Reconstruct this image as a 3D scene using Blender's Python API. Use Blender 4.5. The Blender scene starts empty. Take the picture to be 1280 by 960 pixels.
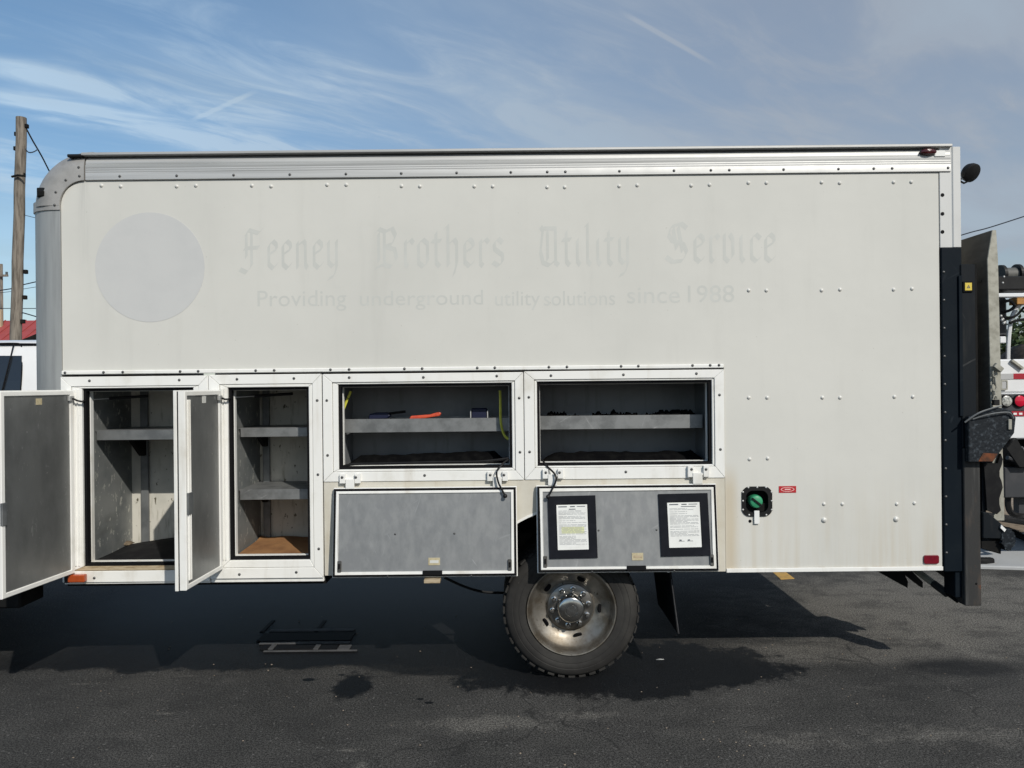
import bpy, bmesh, math, random
from mathutils import Vector, Matrix
from mathutils.geometry import tessellate_polygon
random.seed(7)
sc = bpy.context.scene
C = sc.collection
PI = math.pi

# ------------------------------------------------------------------ camera, sun, sky, exposure
CAM_D, CAM_H, FPX, ROLL = 4.533, 1.75, 961.0, 0.0102
cam = bpy.data.cameras.new('camera'); camo = bpy.data.objects.new('camera', cam); C.objects.link(camo)
cam.sensor_width = 36.0; cam.lens = 36.0 * FPX / 1280.0
cam.clip_start = 0.05; cam.clip_end = 2000
camo.matrix_world = Matrix.Translation((0, -CAM_D, CAM_H)) @ Matrix.Rotation(PI/2, 4, 'X') @ Matrix.Rotation(-ROLL, 4, 'Z')
sc.camera = camo

SUN = Vector((0.57, -1.0, 0.86)).normalized()
sl = bpy.data.lights.new('sun', 'SUN'); sl.energy = 3.6; sl.angle = math.radians(0.55); sl.color = (1, 0.955, 0.87)
so = bpy.data.objects.new('sun', sl); C.objects.link(so)
so.rotation_euler = (-SUN).to_track_quat('-Z', 'Y').to_euler(); so.location = (6, -10, 12)

sc.view_settings.view_transform = 'Standard'
try: sc.view_settings.look = 'None'
except Exception: pass
sc.view_settings.exposure = 0.0; sc.view_settings.gamma = 1.0; sc.view_settings.use_curve_mapping = False

class N:
    """small node-tree writer"""
    def __init__(s, tree):
        s.t = tree; s.n = tree.nodes; s.l = tree.links
    def new(s, typ, **kw):
        n = s.n.new(typ)
        for k, v in kw.items():
            setattr(n, k, v)
        return n
    def put(s, sock, v):
        if hasattr(v, 'is_output') or isinstance(v, bpy.types.NodeSocket): s.l.new(v, sock)
        elif v is not None:
            try: sock.default_value = v
            except Exception: sock.default_value = (*v, 1.0)
    def math(s, op, a, b=None, c=None, clamp=False):
        n = s.new('ShaderNodeMath', operation=op); n.use_clamp = clamp
        s.put(n.inputs[0], a)
        if b is not None: s.put(n.inputs[1], b)
        if c is not None: s.put(n.inputs[2], c)
        return n.outputs[0]
    def vmath(s, op, a, b=None):
        n = s.new('ShaderNodeVectorMath', operation=op); s.put(n.inputs[0], a)
        if b is not None: s.put(n.inputs[1], b)
        return n.outputs[0]
    def noise(s, vec, scale, detail=4, rough=0.55, dist=0.0):
        n = s.new('ShaderNodeTexNoise'); s.put(n.inputs['Vector'], vec)
        n.inputs['Scale'].default_value = scale; n.inputs['Detail'].default_value = detail
        n.inputs['Roughness'].default_value = rough; n.inputs['Distortion'].default_value = dist
        return n.outputs['Fac']
    def ramp(s, fac, a, b, smooth=True):
        n = s.new('ShaderNodeMapRange', interpolation_type='SMOOTHSTEP' if smooth else 'LINEAR')
        s.put(n.inputs['Value'], fac); n.inputs['From Min'].default_value = a; n.inputs['From Max'].default_value = b
        return n.outputs['Result']
    def mix(s, fac, a, b, blend='MIX'):
        n = s.new('ShaderNodeMix', data_type='RGBA', blend_type=blend)
        s.put(n.inputs[0], fac)
        s.put(n.inputs[6], a if not isinstance(a, tuple) else (*a[:3], 1)); s.put(n.inputs[7], b if not isinstance(b, tuple) else (*b[:3], 1))
        return n.outputs[2]
    def scaled(s, vec, sx, sy, sz):
        return s.vmath('MULTIPLY', vec, (sx, sy, sz))
    def sep(s, vec):
        n = s.new('ShaderNodeSeparateXYZ'); s.put(n.inputs[0], vec); return n.outputs
    def comb(s, x, y, z):
        n = s.new('ShaderNodeCombineXYZ')
        for i, v in enumerate((x, y, z)): s.put(n.inputs[i], v)
        return n.outputs[0]

world = bpy.data.worlds.new('World'); sc.world = world; world.use_nodes = True
wt = world.node_tree; wt.nodes.clear(); w = N(wt)
sky = w.new('ShaderNodeTexSky', sky_type='NISHITA'); sky.sun_disc = False
sky.sun_elevation = math.asin(SUN.z); sky.sun_rotation = math.atan2(SUN.x, SUN.y)
sky.air_density = 1.15; sky.dust_density = 0.6; sky.ozone_density = 1.6; sky.altitude = 50
hs = w.new('ShaderNodeHueSaturation'); hs.inputs['Saturation'].default_value = 1.28; w.put(hs.inputs['Color'], sky.outputs[0])
bg = w.new('ShaderNodeBackground'); w.put(bg.inputs['Color'], hs.outputs[0]); bg.inputs['Strength'].default_value = 0.105
tc = w.new('ShaderNodeTexCoord'); d = w.sep(tc.outputs['Generated'])
zz = w.math('ADD', w.math('MAXIMUM', d[2], 0.0), 0.06)
cu = w.math('DIVIDE', d[0], zz); cv = w.math('DIVIDE', d[1], zz)     # cirrus sheet, flat and far above
def cloud_uv(px, py):
    x, z = (px - 640) / FPX, (480 - py) / FPX
    return x / (z + .06), 1 / (z + .06)
def streak(p, q, width, soft_end=0.25):
    (ax, ay), (bx, by) = cloud_uv(*p), cloud_uv(*q)
    L = math.hypot(bx - ax, by - ay); ux, uy = (bx - ax) / L, (by - ay) / L
    ru, rv = w.math('SUBTRACT', cu, ax), w.math('SUBTRACT', cv, ay)
    t = w.math('ADD', w.math('MULTIPLY', ru, ux), w.math('MULTIPLY', rv, uy))
    n_ = w.math('SUBTRACT', w.math('MULTIPLY', rv, ux), w.math('MULTIPLY', ru, uy))
    n_ = w.math('ABSOLUTE', n_)
    m = w.math('SUBTRACT', 1.0, w.ramp(n_, width * .15, width))
    m = w.math('MULTIPLY', m, w.ramp(t, -soft_end * L * .5, soft_end * L))
    return w.math('MULTIPLY', m, w.math('SUBTRACT', 1.0, w.ramp(t, L * (1 - soft_end), L * (1 + soft_end))))
uv = w.comb(cu, cv, 0.0)
rot = w.new('ShaderNodeVectorRotate', rotation_type='Z_AXIS'); w.put(rot.inputs['Vector'], uv); rot.inputs['Angle'].default_value = -0.75
fib = w.noise(w.scaled(rot.outputs[0], 0.9, 2.4, 1), 1.9, 8, 0.62, 0.9)
big = w.noise(w.scaled(rot.outputs[0], 0.7, 1.5, 1), 0.85, 6, 0.55, 0.5)
side = w.ramp(w.math('DIVIDE', d[0], w.math('MAXIMUM', w.math('ADD', w.math('ABSOLUTE', d[1]), 0.2), 0.1)), -0.62, 0.35)   # thin veil thickening towards the sun's side
veil = w.math('MULTIPLY', w.ramp(big, 0.36, 0.66), w.math('ADD', 0.14, w.math('MULTIPLY', side, 0.42)))
veil = w.math('ADD', w.math('ADD', w.math('MULTIPLY', side, 0.58), 0.12), veil)
band = w.math('ADD', streak((-80, 40), (320, 142), 0.11, .35), streak((-80, 86), (430, 200), 0.17, .35))
band = w.math('ADD', band, w.math('MULTIPLY', streak((-80, 150), (140, 240), 0.42), 0.75))
band = w.math('MULTIPLY', band, w.ramp(fib, 0.26, 0.66))
band = w.math('ADD', band, w.math('MULTIPLY', w.math('ADD', streak((60, 90), (520, 190), 0.5, .4), streak((120, 40), (620, 120), 0.5, .4)), w.math('MULTIPLY', w.ramp(fib, .36, .80), .42)))
wisps = w.math('MULTIPLY', w.ramp(fib, 0.42, 0.9), 0.42)
trail = w.math('MULTIPLY', w.math('ADD', streak((243, 139), (318, 106), 0.016, .12), streak((783, 10), (888, 72), 0.013, .2)), 0.33)
cl = w.math('ADD', w.math('ADD', veil, w.math('MULTIPLY', band, 0.95)), w.math('ADD', wisps, trail), clamp=True)
hz = w.math('SUBTRACT', 1.0, w.ramp(d[2], 0.05, 0.42)); cl = w.math('MAXIMUM', cl, w.math('MULTIPLY', hz, 0.62))
ccol = w.mix(side, (0.50, 0.67, 0.84), (0.375, 0.415, 0.475))
ccol = w.mix(w.math('MULTIPLY', w.ramp(big, .42, .66), w.math('SUBTRACT', .75, w.math('MULTIPLY', side, .4))), ccol, (0.45, 0.555, 0.64))
bgc = w.new('ShaderNodeBackground'); w.put(bgc.inputs['Color'], ccol); bgc.inputs['Strength'].default_value = 1.0
mixs = w.new('ShaderNodeMixShader'); w.put(mixs.inputs[0], w.math('MULTIPLY', cl, 0.85)); w.l.new(bg.outputs[0], mixs.inputs[1]); w.l.new(bgc.outputs[0], mixs.inputs[2])
out = w.new('ShaderNodeOutputWorld'); w.l.new(mixs.outputs[0], out.inputs['Surface'])

# ------------------------------------------------------------------ measuring helpers
def P(px, py, Y=0.0):
    f = (CAM_D + Y) / FPX; dx, dy = px - 640, py - 480
    return Vector(((dx - ROLL * dy) * f, Y, CAM_H - (dy + ROLL * dx) * f))
def R(x0, y0, x1, y1, Y=0.0):
    """(X0, Z0, X1, Z1) of an upright rectangle standing in the plane Y"""
    mx, my = (x0 + x1) / 2, (y0 + y1) / 2
    return (P(x0, my, Y).x, P(mx, y1, Y).z, P(x1, my, Y).x, P(mx, y0, Y).z)
def G(px, py):
    """point of the ground"""
    dx, dy = px - 640, py - 480
    dd = dy + ROLL * dx; f = CAM_H / dd
    return Vector(((dx - ROLL * dy) * f, FPX * f - CAM_D, 0))

# ------------------------------------------------------------------ mesh helpers
class MB:
    def __init__(s, M=None): s.v = []; s.f = []; s.M = M
    def add(s, vs, fs):
        o = len(s.v)
        s.v += [(s.M @ Vector(p)) if s.M is not None else Vector(p) for p in vs]
        s.f += [tuple(i + o for i in f) for f in fs]
        return s
    def box(s, a, b):
        (x0, y0, z0), (x1, y1, z1) = a, b
        return s.add([(x0,y0,z0),(x1,y0,z0),(x1,y1,z0),(x0,y1,z0),(x0,y0,z1),(x1,y0,z1),(x1,y1,z1),(x0,y1,z1)],
                     [(0,3,2,1),(4,5,6,7),(0,1,5,4),(1,2,6,5),(2,3,7,6),(3,0,4,7)])
    def prism(s, poly, a, b, axis='y', holes=()):
        """polygon(s) in two axes, extruded a..b along the third; holes cut through"""
        loops = [list(poly)] + [list(h) for h in holes]
        mk = {'y': lambda p, t: (p[0], t, p[1]), 'x': lambda p, t: (t, p[0], p[1]), 'z': lambda p, t: (p[0], p[1], t)}[axis]
        flat = [p for L in loops for p in L]; n = len(flat)
        if holes: tris = tessellate_polygon([[Vector((p[0], p[1], 0)) for p in L] for L in loops])
        else: tris = [tuple(range(n))]
        vs = [mk(p, a) for p in flat] + [mk(p, b) for p in flat]
        fs = [tuple(t) for t in tris] + [tuple(i + n for i in reversed(t)) for t in tris]
        o = 0
        for L in loops:
            m = len(L)
            for i in range(m):
                j = (i + 1) % m; fs.append((o + i, o + i + n, o + j + n, o + j))
            o += m
        return s.add(vs, fs)
    def tube(s, path, r, seg=8, cap=True):
        path = [Vector(p) for p in path]; n = len(path); vs, fs = [], []
        rr = r if isinstance(r, (list, tuple)) else [r] * n
        up = Vector((0.13, 0.21, 1)).normalized()
        for i, p in enumerate(path):
            t = (path[min(i + 1, n - 1)] - path[max(i - 1, 0)]).normalized()
            if abs(t.dot(up)) > .95: up = Vector((1, 0.1, 0.05)).normalized()
            a = t.cross(up).normalized(); b = t.cross(a)
            for k in range(seg):
                q = 2 * PI * k / seg; vs.append(p + (a * math.cos(q) + b * math.sin(q)) * rr[i])
        for i in range(n - 1):
            for k in range(seg):
                k2 = (k + 1) % seg; fs.append((i*seg+k, i*seg+k2, (i+1)*seg+k2, (i+1)*seg+k))
        if cap: fs += [tuple(range(seg)), tuple(reversed(range((n-1)*seg, n*seg)))]
        return s.add(vs, fs)
    def lathe(s, prof, centre, axis='y', seg=32, closed=False):
        """prof: (radius, distance along axis)"""
        cx, cy, cz = centre; vs, fs = [], []; n = len(prof)
        for k in range(seg):
            q = 2 * PI * k / seg; c_, s_ = math.cos(q), math.sin(q)
            for r, t in prof:
                vs.append({'y': (cx + r*c_, cy + t, cz + r*s_), 'z': (cx + r*c_, cy + r*s_, cz + t), 'x': (cx + t, cy + r*c_, cz + r*s_)}[axis])
        for k in range(seg):
            k2 = (k + 1) % seg
            for i in range(n if closed else n - 1):
                j = (i + 1) % n; fs.append((k*n+i, k*n+j, k2*n+j, k2*n+i))
        return s.add(vs, fs)
    def ball(s, c, r, seg=8, rings=5, half=None):
        pr = []
        for i in range(rings + 1):
            a = PI * i / rings - PI/2; pr.append((max(1e-4, r*math.cos(a)), r*math.sin(a)))
        return s.lathe(pr, c, 'z', seg)
    def build(s, name, mat, parent=None, bevel=0, smooth=False, seg=1, origin=None):
        me = bpy.data.meshes.new(name)
        off = Vector((0, 0, 0)); pw = Vector((0, 0, 0))
        p = parent
        while p is not None: pw += p.location; p = p.parent
        if origin is not None: off = Vector(origin)
        else: off = pw.copy()
        me.from_pydata([v - off for v in s.v], [], s.f)
        bm = bmesh.new(); bm.from_mesh(me)
        bmesh.ops.remove_doubles(bm, verts=bm.verts, dist=1e-6)
        bmesh.ops.recalc_face_normals(bm, faces=bm.faces)
        bm.to_mesh(me); bm.free()
        me.materials.append(mat)
        if smooth:
            for f in me.polygons: f.use_smooth = True
            try: me.set_sharp_from_angle(angle=math.radians(38))
            except Exception: pass
        o = bpy.data.objects.new(name, me); C.objects.link(o)
        if parent is not None: o.parent = parent
        o.location = off - pw
        if bevel:
            m = o.modifiers.new('bevel', 'BEVEL'); m.width = bevel; m.segments = seg; m.limit_method = 'ANGLE'; m.angle_limit = math.radians(40)
        return o
def tag(o, label=None, cat=None, group=None, kind=None):
    if label: o['label'] = label
    if cat: o['category'] = cat
    if group: o['group'] = group
    if kind: o['kind'] = kind
    return o
def thing(name, label, cat, loc=(0, 0, 0), group=None):
    o = bpy.data.objects.new(name, None); C.objects.link(o); o.location = loc; o.empty_display_size = 0.2
    return tag(o, label, cat, group)
def copies(mesh_obj, places, parent, name=None):
    """more of the same piece: shared mesh, one object each"""
    for p in places:
        c = mesh_obj.copy(); C.objects.link(c); c.parent = parent; c.location = p
        if name: c.name = name
def rrect(x0, z0, x1, z1, r, n=6):
    pts = []
    for cx, cz, a0 in ((x1 - r, z1 - r, 0), (x0 + r, z1 - r, 90), (x0 + r, z0 + r, 180), (x1 - r, z0 + r, 270)):
        for i in range(n + 1):
            a = math.radians(a0 + 90 * i / n); pts.append((cx + r * math.cos(a), cz + r * math.sin(a)))
    return pts
def rect(x0, z0, x1, z1): return [(x0, z0), (x1, z0), (x1, z1), (x0, z1)]
def mitred(o, i, gap=0.0006):
    """four mitred rail outlines between an outer and an inner rectangle"""
    (a0, b0, a1, b1), (c0, d0, c1, d1) = o, i; g = gap
    return [[(a0+g, b1), (a1-g, b1), (c1-g, d1), (c0+g, d1)], [(a1, b1-g), (a1, b0+g), (c1, d0+g), (c1, d1-g)],
            [(a1-g, b0), (a0+g, b0), (c0+g, d0), (c1-g, d0)], [(a0, b0+g), (a0, b1-g), (c0, d1-g), (c0, d0+g)]]
def inset(r, k): return (r[0]+k, r[1]+k, r[2]-k, r[3]-k)

# ------------------------------------------------------------------ materials
def mat(name, c1, rough=0.5, metal=0.0, c2=None, scale=6, lo=0.4, hi=0.7, stretch=(1, 1, 1), detail=5,
        speck=None, bump=0.0, bscale=60, rvar=0.0, spec=0.5, streaks=None, scratch=None, coat=0.0):
    m = bpy.data.materials.new(name); m.use_nodes = True; t = N(m.node_tree)
    b = t.n['Principled BSDF']; tcn = t.new('ShaderNodeTexCoord'); ob = tcn.outputs['Object']
    col = tuple(c1); fac = None
    if c2 is not None:
        fac = t.ramp(t.noise(t.scaled(ob, *stretch), scale, detail, 0.6), lo, hi); col = t.mix(fac, c1, c2)
    if streaks is not None:
        sc_, amt, sx, sz = streaks
        s_ = t.ramp(t.noise(t.scaled(ob, sx, 1, sz), 1.0, 4, 0.6), 0.52, 0.78)
        col = t.mix(t.math('MULTIPLY', s_, amt), col, sc_)
    if speck is not None:
        col_, ss, th = speck
        f = t.ramp(t.noise(t.scaled(ob, *((1, 1, .55))), ss, 3, 0.6), th, th + 0.06); col = t.mix(f, col, col_)
    if scratch is not None:
        col_, ss, amt = scratch
        acc = None
        for ang, sq in ((0.5, 26), (2.1, 34), (1.25, 30)):
            r = t.new('ShaderNodeVectorRotate', rotation_type='Y_AXIS'); t.put(r.inputs['Vector'], ob); r.inputs['Angle'].default_value = ang
            r2 = t.new('ShaderNodeVectorRotate', rotation_type='X_AXIS'); t.put(r2.inputs['Vector'], r.outputs[0]); r2.inputs['Angle'].default_value = ang * .6
            q = t.ramp(t.noise(t.scaled(r2.outputs[0], 2.5 * ss, sq * ss, sq * ss), 1.0, 3, .5, .4), .66, .74)
            acc = q if acc is None else t.math('MAXIMUM', acc, q)
        patch = t.ramp(t.noise(ob, 4.5 * ss, 3, .6), .42, .68)
        fs_ = t.math('MULTIPLY', t.math('MULTIPLY', acc, patch), amt)
        col = t.mix(fs_, col, col_)
    t.put(b.inputs['Base Color'], col if not isinstance(col, tuple) else (*col[:3], 1))
    b.inputs['Metallic'].default_value = metal; b.inputs['Specular IOR Level'].default_value = spec
    b.inputs['Coat Weight'].default_value = coat
    if rvar:
        rn = t.noise(ob, 9, 5, 0.65); rr = t.math('ADD', rough - rvar, t.math('MULTIPLY', rn, 2 * rvar)); t.put(b.inputs['Roughness'], rr)
    else: b.inputs['Roughness'].default_value = rough
    if bump:
        bn = t.new('ShaderNodeBump'); bn.inputs['Strength'].default_value = bump; bn.inputs['Distance'].default_value = 0.004
        t.put(bn.inputs['Height'], t.noise(t.scaled(ob, *stretch), bscale, 5, 0.6)); t.l.new(bn.outputs[0], b.inputs['Normal'])
    return m

def panel_material():
    m = bpy.data.materials.new('faded_white_paint'); m.use_nodes = True; t = N(m.node_tree)
    b = t.n['Principled BSDF']; ob = t.new('ShaderNodeTexCoord').outputs['Object']; x, y, z = t.sep(ob)
    big = t.noise(ob, 0.9, 4, 0.55)
    col = t.mix(t.ramp(big, .3, .75), (0.612, 0.603, 0.562), (0.556, 0.550, 0.513))
    smear = t.noise(t.scaled(ob, 7, 1, .7), 1.0, 5, .62)
    col = t.mix(t.math('MULTIPLY', t.ramp(smear, .5, .82), .17), col, (0.38, 0.375, 0.345))
    mott = t.noise(ob, 14, 5, .7); col = t.mix(t.math('MULTIPLY', t.ramp(mott, .5, .8), .10), col, (0.43, 0.43, 0.405))
    # rusty-yellow wash that runs down below the compartments and along the lower edge
    low = t.math('SUBTRACT', 1.0, t.ramp(z, 0.66, 1.32))
    run = t.ramp(t.noise(t.scaled(ob, 16, 1, .8), 1.0, 4, .6), .38, .75)
    col = t.mix(t.math('MULTIPLY', t.math('MULTIPLY', low, run), .40), col, (0.46, 0.39, 0.27))
    near = t.math('SUBTRACT', 1.0, t.ramp(t.math('ABSOLUTE', t.math('SUBTRACT', x, 1.275)), 0.005, 0.075))
    near = t.math('MULTIPLY', near, t.math('SUBTRACT', 1.0, t.ramp(z, 1.1, 1.3)))
    col = t.mix(t.math('MULTIPLY', near, .5), col, (0.47, 0.37, 0.22))
    rust = t.math('MULTIPLY', t.math('SUBTRACT', 1.0, t.ramp(z, 0.63, 0.665)), t.ramp(t.noise(t.scaled(ob, 9, 1, 3), 1.0, 5, .7), .45, .7))
    col = t.mix(t.math('MULTIPLY', rust, .8), col, (0.30, 0.19, 0.10))
    sp = t.ramp(t.noise(ob, 55, 2, .5), .73, .77); col = t.mix(t.math('MULTIPLY', sp, .45), col, (0.30, 0.28, 0.24))
    # dark rain runs below the roof corner
    rr = t.math('SUBTRACT', 1.0, t.ramp(t.math('ABSOLUTE', t.math('ADD', x, 2.515)), 0.0, 0.05))
    rr = t.math('MULTIPLY', t.math('MULTIPLY', rr, t.ramp(z, 2.35, 2.95)), t.ramp(t.noise(t.scaled(ob, 40, 1, 2), 1, 4, .6), .35, .7))
    col = t.mix(t.math('MULTIPLY', rr, .55), col, (0.36, 0.36, 0.35))
    t.put(b.inputs['Base Color'], col)
    t.put(b.inputs['Roughness'], t.math('ADD', .36, t.math('MULTIPLY', mott, .18))); b.inputs['Specular IOR Level'].default_value = .35
    bn = t.new('ShaderNodeBump'); bn.inputs['Strength'].default_value = .2; bn.inputs['Distance'].default_value = .02
    t.put(bn.inputs['Height'], t.noise(ob, 2.2, 3, .5)); t.l.new(bn.outputs[0], b.inputs['Normal'])
    return m

def asphalt_material():
    m = bpy.data.materials.new('asphalt'); m.use_nodes = True; t = N(m.node_tree)
    b = t.n['Principled BSDF']; ob = t.new('ShaderNodeTexCoord').outputs['Object']; x, y, z = t.sep(ob)
    wob = t.math('SUBTRACT', t.noise(ob, 2.6, 6, .62), .5); wob2 = t.math('SUBTRACT', t.noise(ob, 9, 5, .7), .5)
    col = t.mix(t.ramp(t.noise(ob, 1.1, 6, .6), .3, .72), (0.036, 0.0355, 0.034), (0.060, 0.058, 0.0545))
    # worn, paler ground behind the truck's tail
    px_, py_ = G(1120, 770).x, G(1120, 770).y
    def blob(cx, cy, rx, ry, w1=.9, w2=.5, a=.75, b_=1.05):
        ex = t.math('DIVIDE', t.math('SUBTRACT', x, cx), rx); ey = t.math('DIVIDE', t.math('SUBTRACT', y, cy), ry)
        r = t.math('SQRT', t.math('ADD', t.math('MULTIPLY', ex, ex), t.math('MULTIPLY', ey, ey)))
        r = t.math('ADD', r, t.math('ADD', t.math('MULTIPLY', wob, w1), t.math('MULTIPLY', wob2, w2)))
        return t.math('SUBTRACT', 1.0, t.ramp(r, a, b_))
    pale = t.math('MAXIMUM', blob(3.7, 1.35, 1.9, 1.2, 1.3, 1.0, .55, 1.3), t.math('MULTIPLY', blob(2.15, .42, .95, .24, .9, .8, .4, 1.25), .75))
    for px, py, rx, ry in ((105, 855, .10, .012), (205, 892, .07, .02), (228, 845, .12, .01), (437, 938, .05, .02), (450, 958, .03, .05), (735, 893, .22, .05), (1020, 800, .25, .07), (1000, 925, .25, .09), (1190, 920, .35, .12), (1155, 775, .3, .07), (600, 905, .35, .09), (350, 835, .10, .015)):
        g_ = G(px, py); pale = t.math('MAXIMUM', pale, t.math('MULTIPLY', blob(g_.x, g_.y, rx, ry, 2.6, 3.0, .15, 1.35), .62))
    col = t.mix(t.math('MULTIPLY', pale, .85), col, (0.150, 0.142, 0.128))
    dust = t.ramp(t.noise(t.scaled(ob, .8, 2.2, 1), 1.7, 6, .65), .55, .8); blot = t.ramp(t.noise(t.scaled(ob, 1, 1.7, 1), 2.6, 8, .74), .47, .62); col = t.mix(t.math('MULTIPLY', blot, .5), col, (0.026, 0.0255, 0.025))
    col = t.mix(t.math('MULTIPLY', dust, .55), col, (0.10, 0.095, 0.088))
    # binder and stones
    ag = t.math('ADD', t.math('MULTIPLY', t.noise(ob, 80, 3, .8), .45), t.math('MULTIPLY', t.noise(ob, 150, 2, .7), .55))
    gr_ = t.ramp(ag, .42, .60); gain = t.math('ADD', .22, t.math('MULTIPLY', gr_, 1.55))
    vs_ = t.new('ShaderNodeVectorMath', operation='SCALE'); t.put(vs_.inputs[0], col); t.put(vs_.inputs['Scale'], gain); col = vs_.outputs[0]
    cv_ = t.new('ShaderNodeTexVoronoi', feature='DISTANCE_TO_EDGE'); cv_.inputs['Scale'].default_value = .62
    wv = t.new('ShaderNodeVectorMath', operation='SCALE'); nz = t.new('ShaderNodeTexNoise'); t.put(nz.inputs['Vector'], ob); nz.inputs['Scale'].default_value = 2.2; nz.inputs['Detail'].default_value = 7
    t.put(wv.inputs[0], nz.outputs['Color']); wv.inputs['Scale'].default_value = .55
    t.put(cv_.inputs['Vector'], t.vmath('ADD', ob, wv.outputs[0]))
    crack = t.math('MULTIPLY', t.math('SUBTRACT', 1.0, t.ramp(cv_.outputs['Distance'], .001, .0065)), t.ramp(t.noise(ob, .7, 3, .5), .46, .56))
    col = t.mix(t.math('MULTIPLY', crack, .6), col, (0.012, 0.012, 0.012))
    vor = t.new('ShaderNodeTexVoronoi'); t.put(vor.inputs['Vector'], ob); vor.inputs['Scale'].default_value = 48
    stone = t.math('MULTIPLY', t.math('SUBTRACT', 1.0, t.ramp(vor.outputs['Distance'], .14, .34)), t.ramp(t.sep(vor.outputs['Color'])[0], .84, .92))
    col = t.mix(t.math('MULTIPLY', stone, .5), col, (0.20, 0.195, 0.185))
    # oil and wet, plus shade painted in under the truck
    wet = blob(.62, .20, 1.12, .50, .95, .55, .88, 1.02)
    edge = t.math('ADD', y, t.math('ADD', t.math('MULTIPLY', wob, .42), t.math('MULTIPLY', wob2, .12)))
    under = t.math('MULTIPLY', t.ramp(edge, .20, .27), t.math('SUBTRACT', 1.0, t.ramp(t.math('ADD', x, t.math('MULTIPLY', wob, .8)), .6, 1.5)))  # wet at its front edge, spread beneath the body to darken the shade there
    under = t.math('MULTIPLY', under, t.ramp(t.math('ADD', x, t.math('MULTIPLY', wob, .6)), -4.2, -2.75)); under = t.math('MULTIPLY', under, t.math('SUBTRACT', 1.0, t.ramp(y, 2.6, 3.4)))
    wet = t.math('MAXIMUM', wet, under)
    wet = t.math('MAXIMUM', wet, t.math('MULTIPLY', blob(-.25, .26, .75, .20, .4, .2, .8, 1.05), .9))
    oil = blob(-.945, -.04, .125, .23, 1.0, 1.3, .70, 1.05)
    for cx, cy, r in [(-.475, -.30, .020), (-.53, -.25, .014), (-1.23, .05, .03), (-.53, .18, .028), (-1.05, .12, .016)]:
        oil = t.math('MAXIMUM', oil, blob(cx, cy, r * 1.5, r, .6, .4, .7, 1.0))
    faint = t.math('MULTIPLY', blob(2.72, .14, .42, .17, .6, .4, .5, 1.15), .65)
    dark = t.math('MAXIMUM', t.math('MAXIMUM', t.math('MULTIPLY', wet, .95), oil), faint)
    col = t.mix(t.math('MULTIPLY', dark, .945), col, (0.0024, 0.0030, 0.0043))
    # scuffs: pale scrape lines
    sc1 = t.math('MULTIPLY', t.ramp(t.noise(t.scaled(ob, 1.2, 22, 1), 1.0, 3, .5, .4), .70, .75), t.ramp(t.noise(ob, 1.9, 3, .5), .52, .7))
    col = t.mix(t.math('MULTIPLY', sc1, .4), col, (0.20, 0.19, 0.18))
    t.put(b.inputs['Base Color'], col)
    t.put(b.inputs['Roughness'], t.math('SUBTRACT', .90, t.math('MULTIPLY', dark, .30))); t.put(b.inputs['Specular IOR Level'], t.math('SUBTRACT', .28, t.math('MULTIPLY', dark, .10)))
    bn = t.new('ShaderNodeBump'); bn.inputs['Strength'].default_value = .45; bn.inputs['Distance'].default_value = .006
    t.put(bn.inputs['Height'], t.math('ADD', ag, t.math('MULTIPLY', stone, .5))); t.l.new(bn.outputs[0], b.inputs['Normal'])
    return m

M = {}
M['panel'] = panel_material()
M['ghost'] = mat('sun_faded_decal_ghost', (0.530, 0.531, 0.522), .5, c2=(0.505, 0.508, 0.502), scale=5, detail=8, spec=.35)
M['ghost_letter'] = mat('sun_faded_lettering', (0.515, 0.520, 0.490), .45, c2=(0.548, 0.551, 0.520), scale=7, spec=.35)
M['frame'] = mat('white_painted_extrusion', (0.78, 0.775, 0.745), .38, c2=(0.60, 0.58, 0.52), scale=5, lo=.5, hi=.85, streaks=((0.40, 0.33, 0.23), .35, 9, 1.2), speck=((.25, .23, .2), 60, .74), bump=.05)
M['alu'] = mat('brushed_aluminium', (0.50, 0.50, 0.49), .58, .55, c2=(0.40, 0.40, 0.39), scale=3, stretch=(.25, 6, 14), detail=6, bump=.06, bscale=14, rvar=.08)
M['alu_post'] = mat('weathered_aluminium_post', (0.40, 0.405, 0.395), .55, .45, c2=(0.32, 0.325, 0.32), scale=3, stretch=(8, 8, .5), detail=6, rvar=.08)
M['alu_cast'] = mat('dull_cast_aluminium', (0.42, 0.405, 0.385), .6, .45, c2=(0.31, 0.30, 0.285), scale=6, bump=.12, bscale=45)
M['door_alu'] = mat('scuffed_aluminium_sheet', (0.285, 0.29, 0.29), .5, .40, c2=(0.215, 0.222, 0.227), scale=20, stretch=(1, 1, .5), lo=.28, hi=.72, detail=12, scratch=((.52, .53, .53), 1.25, .40), rvar=.14, speck=((.24, .245, .25), 9, .60), bump=.06, bscale=20)
M['door_dark'] = mat('dull_aluminium_sheet', (0.26, 0.265, 0.26), .42, .70, c2=(0.19, 0.195, 0.193), scale=4.5, stretch=(1, 1, .5), detail=9, scratch=((.55, .55, .53), 1.8, .5), rvar=.14, speck=((.6, .6, .58), 30, .74))
M['tray'] = mat('scuffed_tray', (0.26, 0.265, 0.265), .5, .6, c2=(0.16, 0.165, 0.165), scale=9, scratch=((.6, .6, .59), 1.6, .6), rvar=.1)
M['liner'] = mat('scuffed_grey_liner', (0.56, 0.54, 0.48), .6, .0, c2=(0.43, 0.42, 0.37), scale=3, speck=((.10, .09, .06), 30, .62), streaks=((0.20, 0.185, 0.13), .75, 30, 5), bump=.05)
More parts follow.
